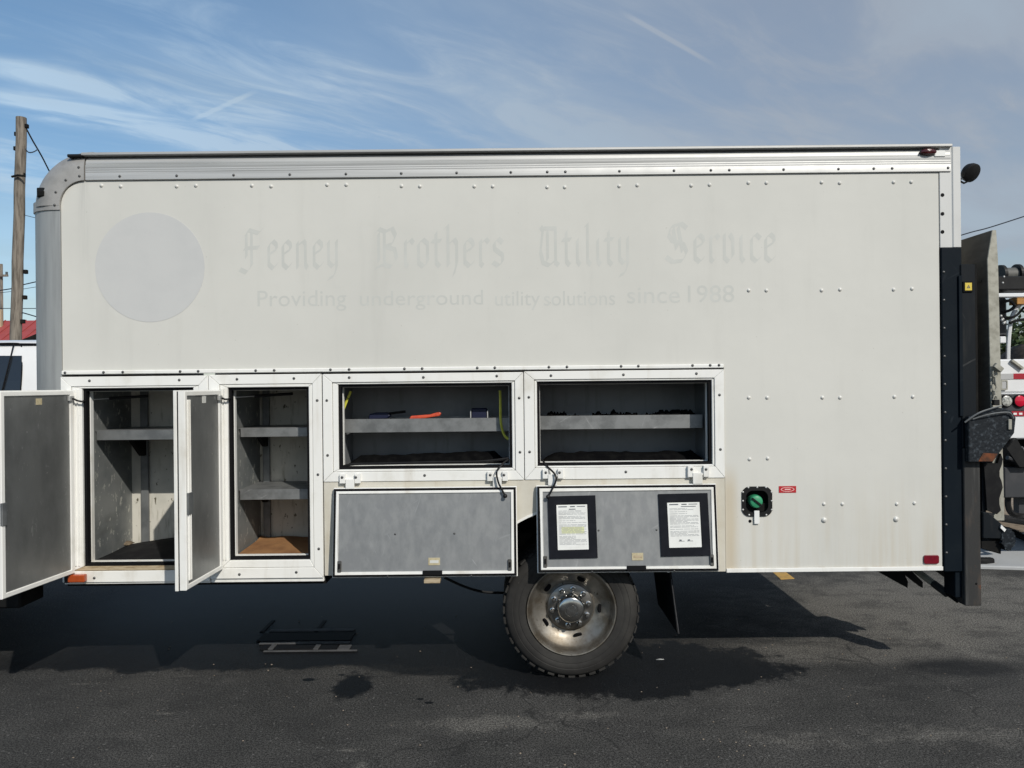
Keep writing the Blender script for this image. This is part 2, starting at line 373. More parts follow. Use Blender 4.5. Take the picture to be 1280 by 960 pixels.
M['liner_side'] = mat('dull_metal_side_liner', (0.26, 0.27, 0.265), .5, .4, c2=(0.16, 0.175, 0.18), scale=3, speck=((.48, .48, .44), 34, .60), streaks=((0.08, 0.08, 0.07), .7, 26, 4), bump=.05)
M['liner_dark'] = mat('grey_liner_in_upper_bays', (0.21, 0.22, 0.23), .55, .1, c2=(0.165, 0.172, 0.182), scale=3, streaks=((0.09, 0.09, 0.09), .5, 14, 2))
M['strut'] = mat('galvanised_shelf_strut', (0.21, 0.218, 0.22), .5, .5, c2=(0.14, 0.148, 0.152), scale=8)
M['post_white'] = mat('dulled_white_post_paint', (0.58, 0.58, 0.565), .45, c2=(0.50, 0.50, 0.485), scale=3, streaks=((.36, .35, .32), .35, 14, 1.2))
M['rubber'] = mat('black_rubber', (0.009, 0.009, 0.010), .75, c2=(0.018, 0.018, 0.018), scale=12, spec=.15)
M['gasket'] = mat('black_gasket', (0.006, 0.006, 0.007), .7, spec=.12)
M['bolt'] = mat('grey_screw_head', (0.10, 0.10, 0.10), .45, .6)
M['rivet'] = mat('painted_rivet', (0.64, 0.635, 0.605), .3, c2=(0.54, 0.53, 0.5), scale=30)
M['tyre'] = mat('worn_tyre_rubber', (0.026, 0.0250, 0.0240), .85, c2=(0.046, 0.044, 0.041), scale=5, lo=.35, hi=.75, bump=.2, bscale=70, spec=.15, speck=((.08, .075, .065), 40, .72))
M['rim'] = mat('tarnished_chrome_steel', (0.29, 0.272, 0.242), .47, .85, c2=(0.165, 0.142, 0.112), scale=9, lo=.38, hi=.66, rvar=.10, streaks=((.12, .092, .062), .6, 10, 10), speck=((.07, .055, .04), 60, .65))
M['hub'] = mat('dull_hub_steel', (0.22, 0.215, 0.205), .38, .9, c2=(0.13, 0.12, 0.105), scale=9, rvar=.1)
M['chrome'] = mat('polished_hub_cap', (0.55, 0.55, 0.54), .18, 1.0, c2=(0.36, 0.35, 0.33), scale=14, rvar=.06)
M['navy'] = mat('blue_black_painted_steel', (0.0040, 0.0078, 0.0125), .6, c2=(0.0065, 0.0105, 0.015), scale=5, scratch=((.05, .06, .07), 1.2, .3), bump=.06, rvar=.08, spec=.10)
M['column'] = mat('scraped_black_steel', (0.007, 0.0095, 0.0125), .6, c2=(0.020, 0.021, 0.022), scale=4, stretch=(5, 5, .8), lo=.5, hi=.8, scratch=((.16, .16, .155), 1.1, .45), speck=((.06, .03, .02), 22, .72), bump=.1, spec=.15)
M['rust'] = mat('rusty_bare_steel', (0.036, 0.036, 0.036), .7, .2, c2=(0.070, 0.055, 0.045), scale=6, stretch=(3, 3, .7), lo=.5, hi=.75, streaks=((.13, .13, .125), .5, 30, 2), speck=((.13, .055, .03), 24, .70), bump=.25, spec=.3)
M['rust_red'] = mat('red_brown_rust', (0.16, 0.055, 0.025), .85, c2=(0.07, 0.035, 0.022), scale=22, spec=.2)
M['flaking'] = mat('flaking_black_paint', (0.006, 0.009, 0.013), .5, c2=(0.042, 0.052, 0.062), scale=42, detail=8, lo=.50, hi=.66, speck=((.10, .045, .025), 12, .68), bump=.6, bscale=50, spec=.3)
M['galv'] = mat('galvanised_platform_edge', (0.36, 0.35, 0.30), .6, .25, c2=(0.25, 0.24, 0.20), scale=25, speck=((.5, .49, .44), 70, .68), bump=.12)
M['deck'] = mat('dirty_platform_deck', (0.115, 0.105, 0.088), .75, .1, c2=(0.075, 0.068, 0.058), scale=5, stretch=(1, 1, 3), streaks=((.05, .035, .025), .5, 8, 2), bump=.15)
M['black'] = mat('satin_black_plastic', (0.008, 0.008, 0.009), .5, c2=(0.014, 0.014, 0.014), scale=10, spec=.25)
M['chassis'] = mat('dirty_chassis_black', (0.008, 0.008, 0.008), .8, c2=(0.016, 0.015, 0.013), scale=8, spec=.15)
M['green'] = mat('green_fuel_cap', (0.030, 0.25, 0.115), .42, c2=(0.045, 0.30, 0.15), scale=16)
M['white'] = mat('white_vehicle_paint', (0.74, 0.745, 0.75), .22, c2=(0.68, 0.68, 0.68), scale=2, coat=.4)
M['tag_white'] = mat('white_plastic_tag', (0.75, 0.75, 0.73), .5)
M['paper'] = mat('printed_paper', (0.74, 0.745, 0.72), .7, c2=(0.66, 0.66, 0.63), scale=9)
M['ink'] = mat('grey_print', (0.30, 0.31, 0.32), .7)
M['ink_dark'] = mat('dark_print', (0.07, 0.08, 0.10), .7)
M['highlighter'] = mat('yellow_highlighter', (0.62, 0.64, 0.36), .7)
M['doc'] = mat('navy_black_document_pouch', (0.005, 0.006, 0.010), .65, c2=(0.009, 0.010, 0.015), scale=14, spec=.15)
M['sticker'] = mat('yellowed_sticker', (0.47, 0.41, 0.27), .6, c2=(0.38, 0.32, 0.19), scale=40)
M['sticker_white'] = mat('worn_white_sticker', (0.55, 0.55, 0.52), .6)
M['red_label'] = mat('red_label_vinyl', (0.42, 0.018, 0.025), .4)
M['red_line'] = mat('pale_print_on_red_label', (0.75, 0.45, 0.42), .5)
M['reflector'] = mat('dark_red_reflector', (0.17, 0.004, 0.014), .18, c2=(0.13, 0.003, 0.012), scale=50, coat=.5)
M['amber'] = mat('amber_marker_lens', (0.36, 0.060, 0.012), .25, c2=(0.24, 0.04, 0.01), scale=14, coat=.5)
M['red_lens'] = mat('red_lamp_lens', (0.55, 0.008, 0.035), .15, coat=.5)
M['clear_lens'] = mat('clear_lamp_lens', (0.50, 0.50, 0.46), .25, c2=(.20, .20, .19), scale=70, lo=.45, hi=.55, coat=.5)
M['yellow_tube'] = mat('yellow_hose_plastic', (0.50, 0.49, 0.055), .45, c2=(0.42, 0.40, 0.04), scale=20)
M['blue_tool'] = mat('navy_blue_plastic', (0.009, 0.012, 0.036), .5, spec=.3)
M['orange_tool'] = mat('orange_red_plastic', (0.62, 0.085, 0.035), .45, c2=(0.5, 0.06, 0.03), scale=30)
M['junk'] = mat('black_cloth_and_hose', (0.003, 0.003, 0.0035), .95, c2=(0.007, 0.007, 0.007), scale=20, bump=.4, spec=.05)
M['cardboard'] = mat('brown_cardboard', (0.27, 0.135, 0.052), .85, c2=(0.17, 0.075, 0.028), scale=5, speck=((.34, .2, .1), 24, .66), bump=.15)
M['grit'] = mat('sandy_dirt', (0.10, 0.075, 0.05), .95, c2=(0.17, 0.13, 0.085), scale=30, bump=.6)
M['sill'] = mat('stained_tan_sill', (0.42, 0.34, 0.23), .6, c2=(0.25, 0.18, 0.10), scale=14, stretch=(1, 1, 6))
M['yellow_plate'] = mat('yellow_warning_plate', (0.62, 0.47, 0.06), .5)
M['glass'] = mat('dark_tinted_cab_glass', (0.018, 0.022, 0.028), .06, spec=.6, coat=.3)
M['interior'] = mat('dark_cab_interior', (0.02, 0.02, 0.022), .8)
M['wood'] = mat('weathered_pole_wood', (0.235, 0.205, 0.17), .9, c2=(0.09, 0.075, 0.06), scale=2.2, stretch=(7, 7, .8), lo=.38, hi=.68, detail=8, bump=.6, bscale=10)
M['wire'] = mat('black_utility_wire', (0.012, 0.018, 0.03), .6)
M['red_roof'] = mat('faded_red_metal_roof', (0.33, 0.060, 0.055), .5, c2=(0.27, 0.05, 0.045), scale=1.5)
M['stucco'] = mat('pale_stucco_wall', (0.42, 0.39, 0.34), .85, c2=(.36, .33, .29), scale=3)
M['bark'] = mat('grey_brown_bark', (0.09, 0.07, 0.05), .9, c2=(.05, .04, .03), scale=8, stretch=(4, 4, 1))
M['leaf'] = mat('dark_green_leaves', (0.045, 0.075, 0.022), .6, c2=(0.085, 0.105, 0.04), scale=1.6)
M['concrete'] = mat('pale_concrete', (0.42, 0.43, 0.435), .85, c2=(0.35, 0.355, 0.36), scale=.8, detail=7, bump=.1, speck=((.24, .24, .24), 40, .7))
M['gravel'] = mat('tan_gravel', (0.27, 0.22, 0.17), .95, c2=(0.16, 0.13, 0.10), scale=14, bump=.6, bscale=30)
M['line'] = mat('yellow_line_paint', (0.50, 0.30, 0.075), .75, c2=(0.26, 0.17, 0.07), scale=20, lo=.5, hi=.75)
M['orange_beam'] = mat('orange_painted_beam', (0.50, 0.25, 0.06), .5, c2=(.4, .19, .05), scale=9)
M['grey_box'] = mat('dark_grey_toolbox', (0.035, 0.037, 0.042), .5, c2=(.05, .05, .055), scale=6)
M['cable'] = mat('dark_wound_cable', (0.075, 0.075, 0.07), .6, c2=(.12, .12, .11), scale=30, stretch=(12, .5, .5))
M['tape_red'] = mat('red_reflective_tape', (0.33, 0.012, 0.025), .4)
M['tape_grey'] = mat('silver_reflective_tape', (0.42, 0.42, 0.42), .3)
M['dull_grey'] = mat('dull_grey_strip', (0.070, 0.070, 0.073), .7, .1, c2=(.045, .045, .048), scale=14)
M['asphalt'] = asphalt_material()

M['skirt'] = mat('yellowed_white_paint', (0.60, 0.575, 0.505), .45, c2=(0.52, 0.485, 0.405), scale=3, streaks=((.40, .32, .21), .55, 12, .9), speck=((.3, .26, .2), 60, .74), bump=.04, spec=.35)
M['marker_red'] = mat('dark_red_marker_lens', (0.055, 0.006, 0.008), .25, coat=.3)
# ------------------------------------------------------------------ the ground
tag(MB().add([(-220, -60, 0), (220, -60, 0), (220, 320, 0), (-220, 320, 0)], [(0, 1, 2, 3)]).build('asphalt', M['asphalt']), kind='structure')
g0 = G(1222, 714); g1 = G(1300, 723)
pad = [(3.05, 2.72), (3.9, 2.64), (4.75, 2.48), (6.6, 2.30), (60, 1.9), (60, 3.98), (7.0, 4.02), (5.6, 4.08), (3.05, 4.3)]
tag(MB().prism([(a, b) for a, b in pad], -.02, .03, 'z').build('concrete_pad', M['concrete'], bevel=.01), kind='structure')
gr = [(-120, 34), (2.6, 34), (2.6, 4.5), (5.6, 4.28), (7.0, 4.2), (60, 4.15), (120, 34), (120, 300), (-120, 300)]
tag(MB().prism(gr, -.03, .012, 'z').build('gravel_ground', M['gravel']), kind='structure')
lp = [G(962, 712), G(977, 711.5), G(993, 723.5), G(976, 724.5)]
dirl = (lp[3] - lp[0])
tag(MB().prism([(lp[0].x, lp[0].y), (lp[1].x, lp[1].y), (lp[2].x, lp[2].y), (lp[3].x, lp[3].y)], 0.0, .004, 'z').build('yellow_parking_line', M['line']), kind='structure')

# ================================================================== THE TRUCK
T = thing('utility_truck', 'white box utility truck parked across the lot with side compartments open', 'truck', (0, 0, 0))
XL, XR, ZT, ZB, ZBEAD = -2.649, 2.527, 2.972, 0.632, 1.838
XF = P(905, 530).x                                                   # right end of the compartment band
fil = R(927, 608, 965, 645.5)                                        # fuel filler
# ---- side panel: one L-shaped sheet
cr = .145
arc = [(XL + cr - cr * math.cos(a), ZT - cr + cr * math.sin(a)) for a in [PI/2 * i / 10 for i in range(11)]]
Lp = [(XL, ZBEAD)] + arc + [(XR, ZT), (XR, ZB), (XF + .002, ZB), (XF + .002, ZBEAD)]
side = MB().prism(Lp, 0.0, .02, holes=[rrect(*inset(fil, .006), .04)]).build('side_panel', M['panel'], T, bevel=.0015)
# lower trim lip
l_ = R(906, 709, 1176, 714.5)
MB().box((XF + .004, -.009, ZB - .006), (XR, -.001, ZB + .018)).build('lower_trim', M['frame'], T, bevel=.002)
# rivets
def dome(r, h, n=10):
    return MB().lathe([(1e-4, -h), (r * .55, -h * .86), (r * .9, -h * .45), (r, 0)], (0, 0, 0), 'y', n)
rv = dome(.0115, .0075).build('rivet', M['rivet'], side, smooth=True)
pts = [(127,232),(151,233),(221,233),(245,232),(315,232),(339,233),(409,231),(433,231),(502,232.6),(525,233),(593,233),(616,233),(684,234),(706,234),(774,232.7),(796.6,231.6),(864,232),(887,231),(935.5,228.6),(958,228.6),(1027,228),(1049.6,228.8),(1117,227.8),(1139,227.5),
       (936,363),(958,363),(1027,363),(1050,362),(1117,362),(1140,361),(936,497),(959,497),(1028,497),(1050,497),(1118,496),(1141,496),(937,574),(959.6,573),(1030,630),(1053,630),(1121,630),(1143,629)]
rv.location = P(*pts[0]); copies(rv, [P(*p) for p in pts[1:]], side, 'rivet')
bigr = dome(.0165, .011, 12).build('large_rivet', M['rivet'], side, smooth=True); bigr.location = P(1030, 650)
copies(bigr, [P(1120, 649)], side, 'large_rivet')
scr = dome(.0085, .005, 8).build('screw', M['bolt'], None, smooth=True)
def screws(parent, places, y=-.0, z=None):
    for p in places:
        q = P(*p); q.y = y
        if z is not None: q.z = z
        c = scr.copy(); C.objects.link(c); c.parent = parent; c.location = q; c.name = 'screw'
# ---- faded decal ghosts
cc = P(187.5, 334); rad = 68.5 / 212
MB().lathe([(1e-4, -.0012), (rad, -.0012), (rad, .001)], (cc.x, 0, cc.z), 'y', 96).build('decal_circle', M['ghost'], side)
GLY = {
 'i': ([[(0,.82),(.12,.95),(.12,.15),(.24,0),(.32,.1)], [(.08,1.24),(.16,1.32)]], .42),
 'n': ([[(0,.82),(.12,.95),(.12,.02),(.2,.08)], [(.12,.82),(.42,1),(.5,.9),(.5,.12),(.6,0),(.68,.1)]], .76),
 'e': ([[(.12,.52),(.48,.7),(.46,.88),(.3,1),(.1,.85),(.1,.15),(.3,0),(.52,.18)]], .62),
 'y': ([[(0,.85),(.12,.97),(.12,.2),(.3,.05),(.5,.2)], [(.42,.92),(.5,1),(.5,0),(.36,-.3),(.1,-.4)]], .70),
 'r': ([[(0,.82),(.12,.95),(.12,.1),(.22,0)], [(.12,.8),(.36,1),(.48,.86)]], .54),
 'o': ([[(.3,1),(.1,.85),(.1,.15),(.3,0),(.5,.15),(.5,.85),(.3,1)]], .67),
 't': ([[(.15,1.25),(.15,.15),(.3,0),(.42,.12)], [(-.04,.93),(.38,.95)]], .50),
 'h': ([[(0,1.42),(.12,1.5),(.12,.05),(.2,.1)], [(.12,.8),(.4,1),(.5,.85),(.5,.1),(.36,-.32)]], .70),
 's': ([[(.5,.85),(.3,1),(.12,.85),(.14,.62),(.48,.4),(.5,.15),(.3,0),(.06,.14)]], .62),
 'l': ([[(0,1.42),(.12,1.5),(.12,.15),(.26,0),(.34,.1)]], .43),
 'v': ([[(0,.9),(.12,1.02),(.12,.15),(.3,0),(.5,.2),(.5,.8),(.36,1.02)]], .68),
 'c': ([[(.5,.84),(.3,1),(.1,.85),(.1,.15),(.3,0),(.5,.15)]], .57),
 'F': ([[(.1,1.2),(.3,1.42),(.8,1.3),(1.0,1.46)], [(.45,1.36),(.45,.1),(.2,-.14),(-.12,-.02)], [(.1,.74),(.8,.78)], [(.2,1.3),(.2,.42)]], 1.12),
 'B': ([[(0,1.2),(.2,1.4),(.5,1.3),(.8,1.42),(.95,1.15),(.8,.85),(.45,.76)], [(.45,.76),(.9,.65),(1.0,.3),(.75,0),(.4,.1),(.05,-.04)], [(.45,1.3),(.45,.1)], [(.2,1.25),(.2,.2)]], 1.2),
 'U': ([[(0,1.2),(.2,1.42),(.3,1.3),(.18,.5),(.3,.1),(.6,0),(.9,.2)], [(.9,1.36),(.9,.1),(1.04,0)], [(.52,1.3),(.52,.2)], [(.3,1.36),(.9,1.36)]], 1.2),
 'S': ([[(.95,1.25),(.7,1.42),(.25,1.3),(.15,1.0),(.3,.8),(.8,.65),(.95,.35),(.75,.05),(.3,.02),(.02,.2)], [(.34,1.24),(.5,.5)], [(.56,1.3),(.76,.4)]], 1.15)}
def blackletter(word, x0, x1, ybase, xh):
    """broad-nib strokes of an old-english hand, laid on the panel"""
    adv = 0; strokes = []
    for ch in word:
        g, a = GLY[ch]; strokes += [[(p[0] + adv, p[1]) for p in pl] for pl in g]; adv += a + .06
    adv -= .06; a0 = P(x0, ybase); a1 = P(x1, ybase); sx = (a1.x - a0.x) / adv; k = 0
    nib = (math.cos(.70) * .115 * .75, math.sin(.70) * .115)
    m = MB()
    for pl in strokes:
        for (ax, az), (bx, bz) in zip(pl, pl[1:]):
            k += 1; y = -.0003 - .000012 * (k % 17)
            q = [(ax - nib[0], az - nib[1]), (ax + nib[0], az + nib[1]), (bx + nib[0], bz + nib[1]), (bx - nib[0], bz - nib[1])]
            m.add([(a0.x + u * sx, y, a0.z + v * xh) for u, v in q], [(0, 1, 2, 3)])
    return m
for wd, x0, x1, yb in (('Feeney', 303, 426, 336), ('Brothers', 468, 632, 334), ('Utility', 671, 790, 332), ('Service', 832, 972, 328)):
    blackletter(wd, x0, x1, yb, 37 / 212 * .92).build('faded_lettering', M['ghost_letter'], side)
def text_mesh(body, x0, x1, ybase, h, y, m, name, parent, loc=None):
    cu_ = bpy.data.curves.new(name, 'FONT'); cu_.body = body; cu_.size = 1; cu_.resolution_u = 3
    to = bpy.data.objects.new(name, cu_); C.objects.link(to)
    bpy.context.view_layer.update(); dg = bpy.context.evaluated_depsgraph_get()
    me = bpy.data.meshes.new_from_object(to.evaluated_get(dg)); bpy.data.objects.remove(to); bpy.data.curves.remove(cu_)
    xs = [v.co.x for v in me.vertices]; mn, mx = min(xs), max(xs)
    a0, a1 = P(x0, ybase), P(x1, ybase); sx = (a1.x - a0.x) / (mx - mn)
    for v in me.vertices:
        v.co = Vector((a0.x + (v.co.x - mn) * sx, y, a0.z + v.co.y * h))
    me.materials.clear(); me.materials.append(m)
    o = bpy.data.objects.new(name, me); C.objects.link(o); o.parent = parent
    return o
for wd, x0, x1, yb, h in (('Providing', 322, 433, 383, .135), ('underground', 450, 604, 382, .125), ('utility', 619, 675, 382, .125), ('solutions', 680, 769, 382, .125), ('since', 784, 850, 379, .145), ('1988', 860, 918, 378, .145)):
    text_mesh(wd, x0, x1, yb, h, -.0004, M['ghost_letter'], 'faded_lettering', side)
# ---- corner post, corner casting, top rail, roof
def post_prof(s):                                                    # distance from the panel edge -> depth of the surface
    if s <= .03: return -.006
    a = (s - .03) / .190; return -.006 + .150 * (1 - math.sqrt(max(0, 1 - a * a)))
ss = [0, .012, .03] + [.03 + .190 * math.sin(PI/2 * i / 12) for i in range(1, 13)]
poly = [(XL - .001 - s, post_prof(s)) for s in ss] + [(XL - .20, .165), (XL - .001, .165)]
ZC = P(60, 256).z
MB().prism(poly, .66, ZC, 'z').build('corner_post', M['alu_post'], T, smooth=True)
cap = MB(); vs = []; fs = []; n2 = 15
sl_ = [0, .02, .05, .075] + [.075 + .128 * math.sin(PI/2 * i / 9) for i in range(1, 10)]
def cap_prof(s):
    if s <= .075: return -.014
    a = (s - .075) / .128; return -.014 + .15 * (1 - math.sqrt(max(0, 1 - a * a)))
for i in range(n2 + 1):
    th = PI - PI/2 * i / n2
    for s in sl_:
        rr = cr + .002 + s; vs.append((XL + cr + rr * math.cos(th), cap_prof(s), ZT - cr + rr * math.sin(th)))
    vs.append((XL + cr + (cr + .17) * math.cos(th), .145, ZT - cr + (cr + .17) * math.sin(th)))
    vs.append((XL + cr + (cr + .002) * math.cos(th), .145, ZT - cr + (cr + .002) * math.sin(th)))
kk = len(sl_) + 2
for i in range(n2):
    for j in range(kk): j2 = (j + 1) % kk; fs.append((i*kk+j, i*kk+j2, (i+1)*kk+j2, (i+1)*kk+j))
fs += [tuple(range(kk)), tuple(reversed(range(n2*kk, n2*kk+kk)))]
cap.add(vs, fs)
capo = cap.build('corner_casting', M['alu_cast'], T, smooth=True)
poly = [(XL - .0005 - s * 1.03, post_prof(s) - .007) for s in ss] + [(XL - .205, .17), (XL, .17)]
MB().prism(poly, P(60, 263).z, P(60, 251).z, 'z').build('casting_collar', M['alu_cast'], capo, smooth=True)
mk = R(47, 238, 59, 250, .06)
MB().box((P(46.5, 243).x, -.008, mk[1]), (P(59, 243).x, .125, mk[3])).build('marker_recess', M['black'], capo, bevel=.004)
MB().box((P(49, 243).x, -.016, mk[1] + .004), (P(57, 243).x, -.008, mk[3] - .02)).build('marker_lamp', M['chassis'], capo, bevel=.005)
q = R(86, 193.5, 106, 196.5)
MB().box((q[0], -.02, ZT + .138), (q[2] - .004, .075, ZT + .155)).build('lip_end', M['black'], capo, bevel=.003)
screws(capo, [(100, 210), (101, 221), (84, 226), (71.5, 241), (70, 257)], -.0135)
X0r, X1r = P(108, 210).x, P(1187, 210).x
zr = [ZT + .001, ZT + .012, ZT + .094, ZT + .136]
prof = [(-.012, zr[0]), (-.012, zr[2])]
grooves = []
z = zr[0]; prof = [(-.009, z), (-.012, z + .003)]
for i in range(3):
    zc = z + .045 + i * .0125; prof += [(-.012, zc - .0012), (-.0115, zc), (-.012, zc + .0012)]
prof += [(-.012, zr[2] - .002), (-.006, zr[2]), (-.007, zr[2] + .004)]
for i in range(1, 9):
    a = i / 8; prof.append((-.007 + .040 * (1 - math.sqrt(1 - (a * .96) ** 2)), zr[2] + .004 + .046 * a))
prof += [(.05, zr[2] + .05), (.05, zr[0])]
rail = MB().prism(prof, X0r, X1r, 'x').build('top_rail', M['alu'], T, smooth=True)
rp = [(151,221),(222,221),(293,221),(363,220.7),(433,220.7),(502,220.7),(571,220.6),(638.6,220.5),(684,220.5),(706.6,220),(774,219.5),(842,219),(888,217.5),(911,217.3),(978.6,215.7),(1047,214.3),(1091,214),(1114,213.7),(1183.7,212)]
screws(rail, rp, -.0118, ZT + .023)
ZR = zr[2] + .05
MB().box((P(104, 195).x, -.026, ZR + .001), (P(1188, 190).x, .09, ZR + .018)).build('roof_lip', M['alu'], T, bevel=.003)
MB().box((XL + .05, .092, ZR - .01), (2.64, 2.40, ZR + .012)).build('roof', M['alu'], T)
# marker light at the tail of the rail
q = R(1148, 187.5, 1168, 195)
ml = MB().lathe([(1e-4, -.034), (.018, -.030), (.026, -.02), (.026, 0)], (0, 0, 0), 'y', 16)
for v in ml.v: v.x *= 1.8; v.z *= .72
mlo = ml.build('marker_light', M['marker_red'], T, smooth=True); mlo.location = ((q[0] + q[2]) / 2, -.006, (q[1] + q[3]) / 2)
q = R(1166, 189, 1180, 197); MB().box((q[0], -.018, q[1]), (q[2], -.002, q[3])).build('lamp_bracket', M['frame'], T, bevel=.004)
# rear frame post, white above, dark below
ZS = P(1187, 310).z; XP = 2.652
rp_ = MB().prism([(XR + .004, -.004), (XR + .075, -.004), (XR + .080, -.010), (XP, -.010), (XP, .16), (XR + .004, .16)], ZS + .002, ZR + .004, 'z').build('rear_post', M['post_white'], T, bevel=.002)
for p in ((1176.5, 244), (1176.5, 267.5), (1176.5, 290)):
    b_ = P(*p); o = MB().lathe([(1e-4, -.0055), (.011, -.0055), (.011, 0)], (0, 0, 0), 'y', 12).build('bolt_hole', M['gasket'], rp_); o.location = (b_.x + .005, 0, b_.z)
dk = MB().box((XR + .004, -.014, ZB - .012), (XP - .001, .16, ZS)).build('lower_rear_post', M['navy'], T, bevel=.004)
for i in range(11):
    c = scr.copy(); C.objects.link(c); c.parent = dk; c.location = (XR + .017, -.014, ZB + .1 + i * .165); c.name = 'screw'
# shell of the box
MB().box((XL - .12, .17, ZB + .1), (XL - .09, 2.3, ZR - .02)).build('front_wall', M['panel'], T)
MB().box((XL - .02, 2.38, ZB), (2.64, 2.40, ZR - .012)).build('far_side_panel', M['panel'], T)
MB().box((2.60, .17, 1.0), (2.63, 2.37, ZR - .03)).build('rear_door', M['panel'], T)
MB().box((XL, .62, .98), (2.6, 2.37, 1.03)).build('floor_deck', M['chassis'], T)
MB().box((1.25, .02, .98), (2.6, .615, 1.03)).build('floor_edge', M['chassis'], T)

# ---- compartment frames
bead = R(78, 459.3, 904, 464.3)
bd = MB().box((bead[0], -.014, bead[1]), (bead[2], -.001, bead[3])).build('bead_strip', M['frame'], T, bevel=.004)
screws(bd, [(x, 466 - (x - 83) * 9.5 / 815) for x in (83, 131, 155, 226.5, 249, 320.6, 343.7, 413.8, 437, 506, 528, 596.7, 618.6, 686, 708.5, 776, 797.5, 865, 887, 898)], -.014)
FR = [(R(78, 470.3, 261.7, 727), R(91, 482.5, 250, 713), R(104, 485, 243, 707.5), .60),
      (R(262.5, 468, 403.5, 722.5), R(276, 480, 392, 709.5), R(286, 484, 387, 700), .60),
      (R(404.2, 466.4, 654.6, 601), R(416, 477, 644, 589), R(423, 479.5, 640, 586), .46),
      (R(655.4, 463, 905, 598.3), R(668, 473.5, 893, 584), R(671.5, 476, 890, 581.5), .46)]
BOLTS = [[(113,476),(225,475),(119,722)], [(297,474),(368,473),(397,500.5),(398,593),(399,685.6),(300,717.5),(371,714.8)],
         [(409,500.5),(410,569),(437,472),(529.5,471.7),(621,470),(649,497.5),(650,565),(531,594)],
         [(661,496.5),(662,564.7),(688.6,469.5),(779,468.4),(870,467),(898.8,493.6),(900,561.6),(782,589.6)]]
bays = []
for k, (o_, m_, op, dep) in enumerate(FR):
    fr = bpy.data.objects.new('compartment_frame', None); C.objects.link(fr); fr.parent = T
    for j, pl in enumerate(mitred(o_, m_)):
        MB().prism(pl, -.010, .012).build('frame_rail', M['frame'], fr, bevel=.0022)
    for j, pl in enumerate(mitred(inset(m_, .0015), op)):
        MB().prism(pl, -.003 if k > 1 else -.006, .05).build('inner_lip', M['sill'] if (k == 0 and j == 2) else M['frame'], fr, bevel=.003)
    g2 = inset(op, .016)
    gk = MB()
    for pl in mitred(inset(op, -.001), g2, 0): gk.prism(pl, .012, .048)
    gk.build('door_seal', M['gasket'], fr)
    fl = MB()
    for pl in mitred(inset(op, .013), inset(op, .019), 0): fl.prism(pl, .055, .085)
    fl.build('opening_flange', M['frame'], fr)
    if k < 2:
        for u_ in (.30, .62):
            xx_ = m_[0] + (op[0] - m_[0]) * u_
            MB().box((xx_ - .004, -.013, op[1] + .005), (xx_ + .004, -.004, op[3] - .005)).build('lip_rib', M['frame'], fr, bevel=.0015)
    screws(fr, BOLTS[k], -.010)
    # the bay behind: walls, ceiling and floor of folded sheet
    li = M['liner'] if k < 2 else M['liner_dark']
    a, b, c, d_ = inset(op, -.01); y0, y1 = .075, dep; t_ = .012
    bay = bpy.data.objects.new('compartment', None); C.objects.link(bay); bay.parent = T
    MB().box((a, y1, b), (c, y1 + t_, d_)).build('back_wall', li, bay)
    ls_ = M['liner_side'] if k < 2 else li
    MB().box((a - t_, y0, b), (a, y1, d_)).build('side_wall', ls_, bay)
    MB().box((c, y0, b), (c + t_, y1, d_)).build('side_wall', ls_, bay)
    MB().box((a - t_, y0, d_), (c + t_, y1, d_ + t_)).build('ceiling', li, bay)
    MB().box((a - t_, .03, b - t_), (c + t_, y1, b + .004)).build('bay_floor', li, bay)
    bays.append((bay, a, b, c, d_, dep))
# strip of body under the two tall frames, and the skirt with the wheel arch
MB().box((bead[0], .0, FR[0][0][1] - .012), (FR[0][0][2], .03, FR[0][0][1] + .03)).build('sill_strip', M['frame'], T, bevel=.002)
MB().box((FR[1][0][0], .002, FR[1][0][1] - .024), (FR[1][0][2], .03, FR[1][0][1] + .02)).build('sill_strip', M['frame'], T, bevel=.002)
WX, WZ, AR = .338, .405, .620
x0s, x1s, z1s = FR[2][0][0], XF, min(FR[2][0][1], FR[3][0][1]) - .001
a_ = math.asin((ZB - WZ) / AR)
ar = [(WX + AR * math.cos(t), WZ + AR * math.sin(t)) for t in [a_ + (PI - 2 * a_) * i / 28 for i in range(29)]]
MB().prism([(x1s, ZB)] + ar + [(x0s, ZB), (x0s, z1s), (x1s, z1s)], -.004, .016).build('skirt_panel', M['skirt'], T, bevel=.0015)
la = [(WX + AR * math.cos(t), WZ + AR * math.sin(t)) for t in [a_ + .02 + (PI - 2 * a_ - .04) * i / 28 for i in range(29)]]
MB().prism(la + [(WX + (p[0] - WX) * 1.016, WZ + (p[1] - WZ) * 1.016) for p in reversed(la)], .02, .62).build('wheel_arch_liner', M['chassis'], T)
aa = MB()
for r0, r1, y0, y1 in ((AR - .010, AR + .004, -.007, .02),):
    poly = [(WX + r1 * math.cos(t), WZ + r1 * math.sin(t)) for t in [a_ + (PI - 2 * a_) * i / 28 for i in range(29)]]
    poly += [(WX + r0 * math.cos(t), WZ + r0 * math.sin(t)) for t in [a_ + (PI - 2 * a_) * (28 - i) / 28 for i in range(29)]]
    aa.prism(poly, y0, y1)
aa.build('arch_edge', M['frame'], T)
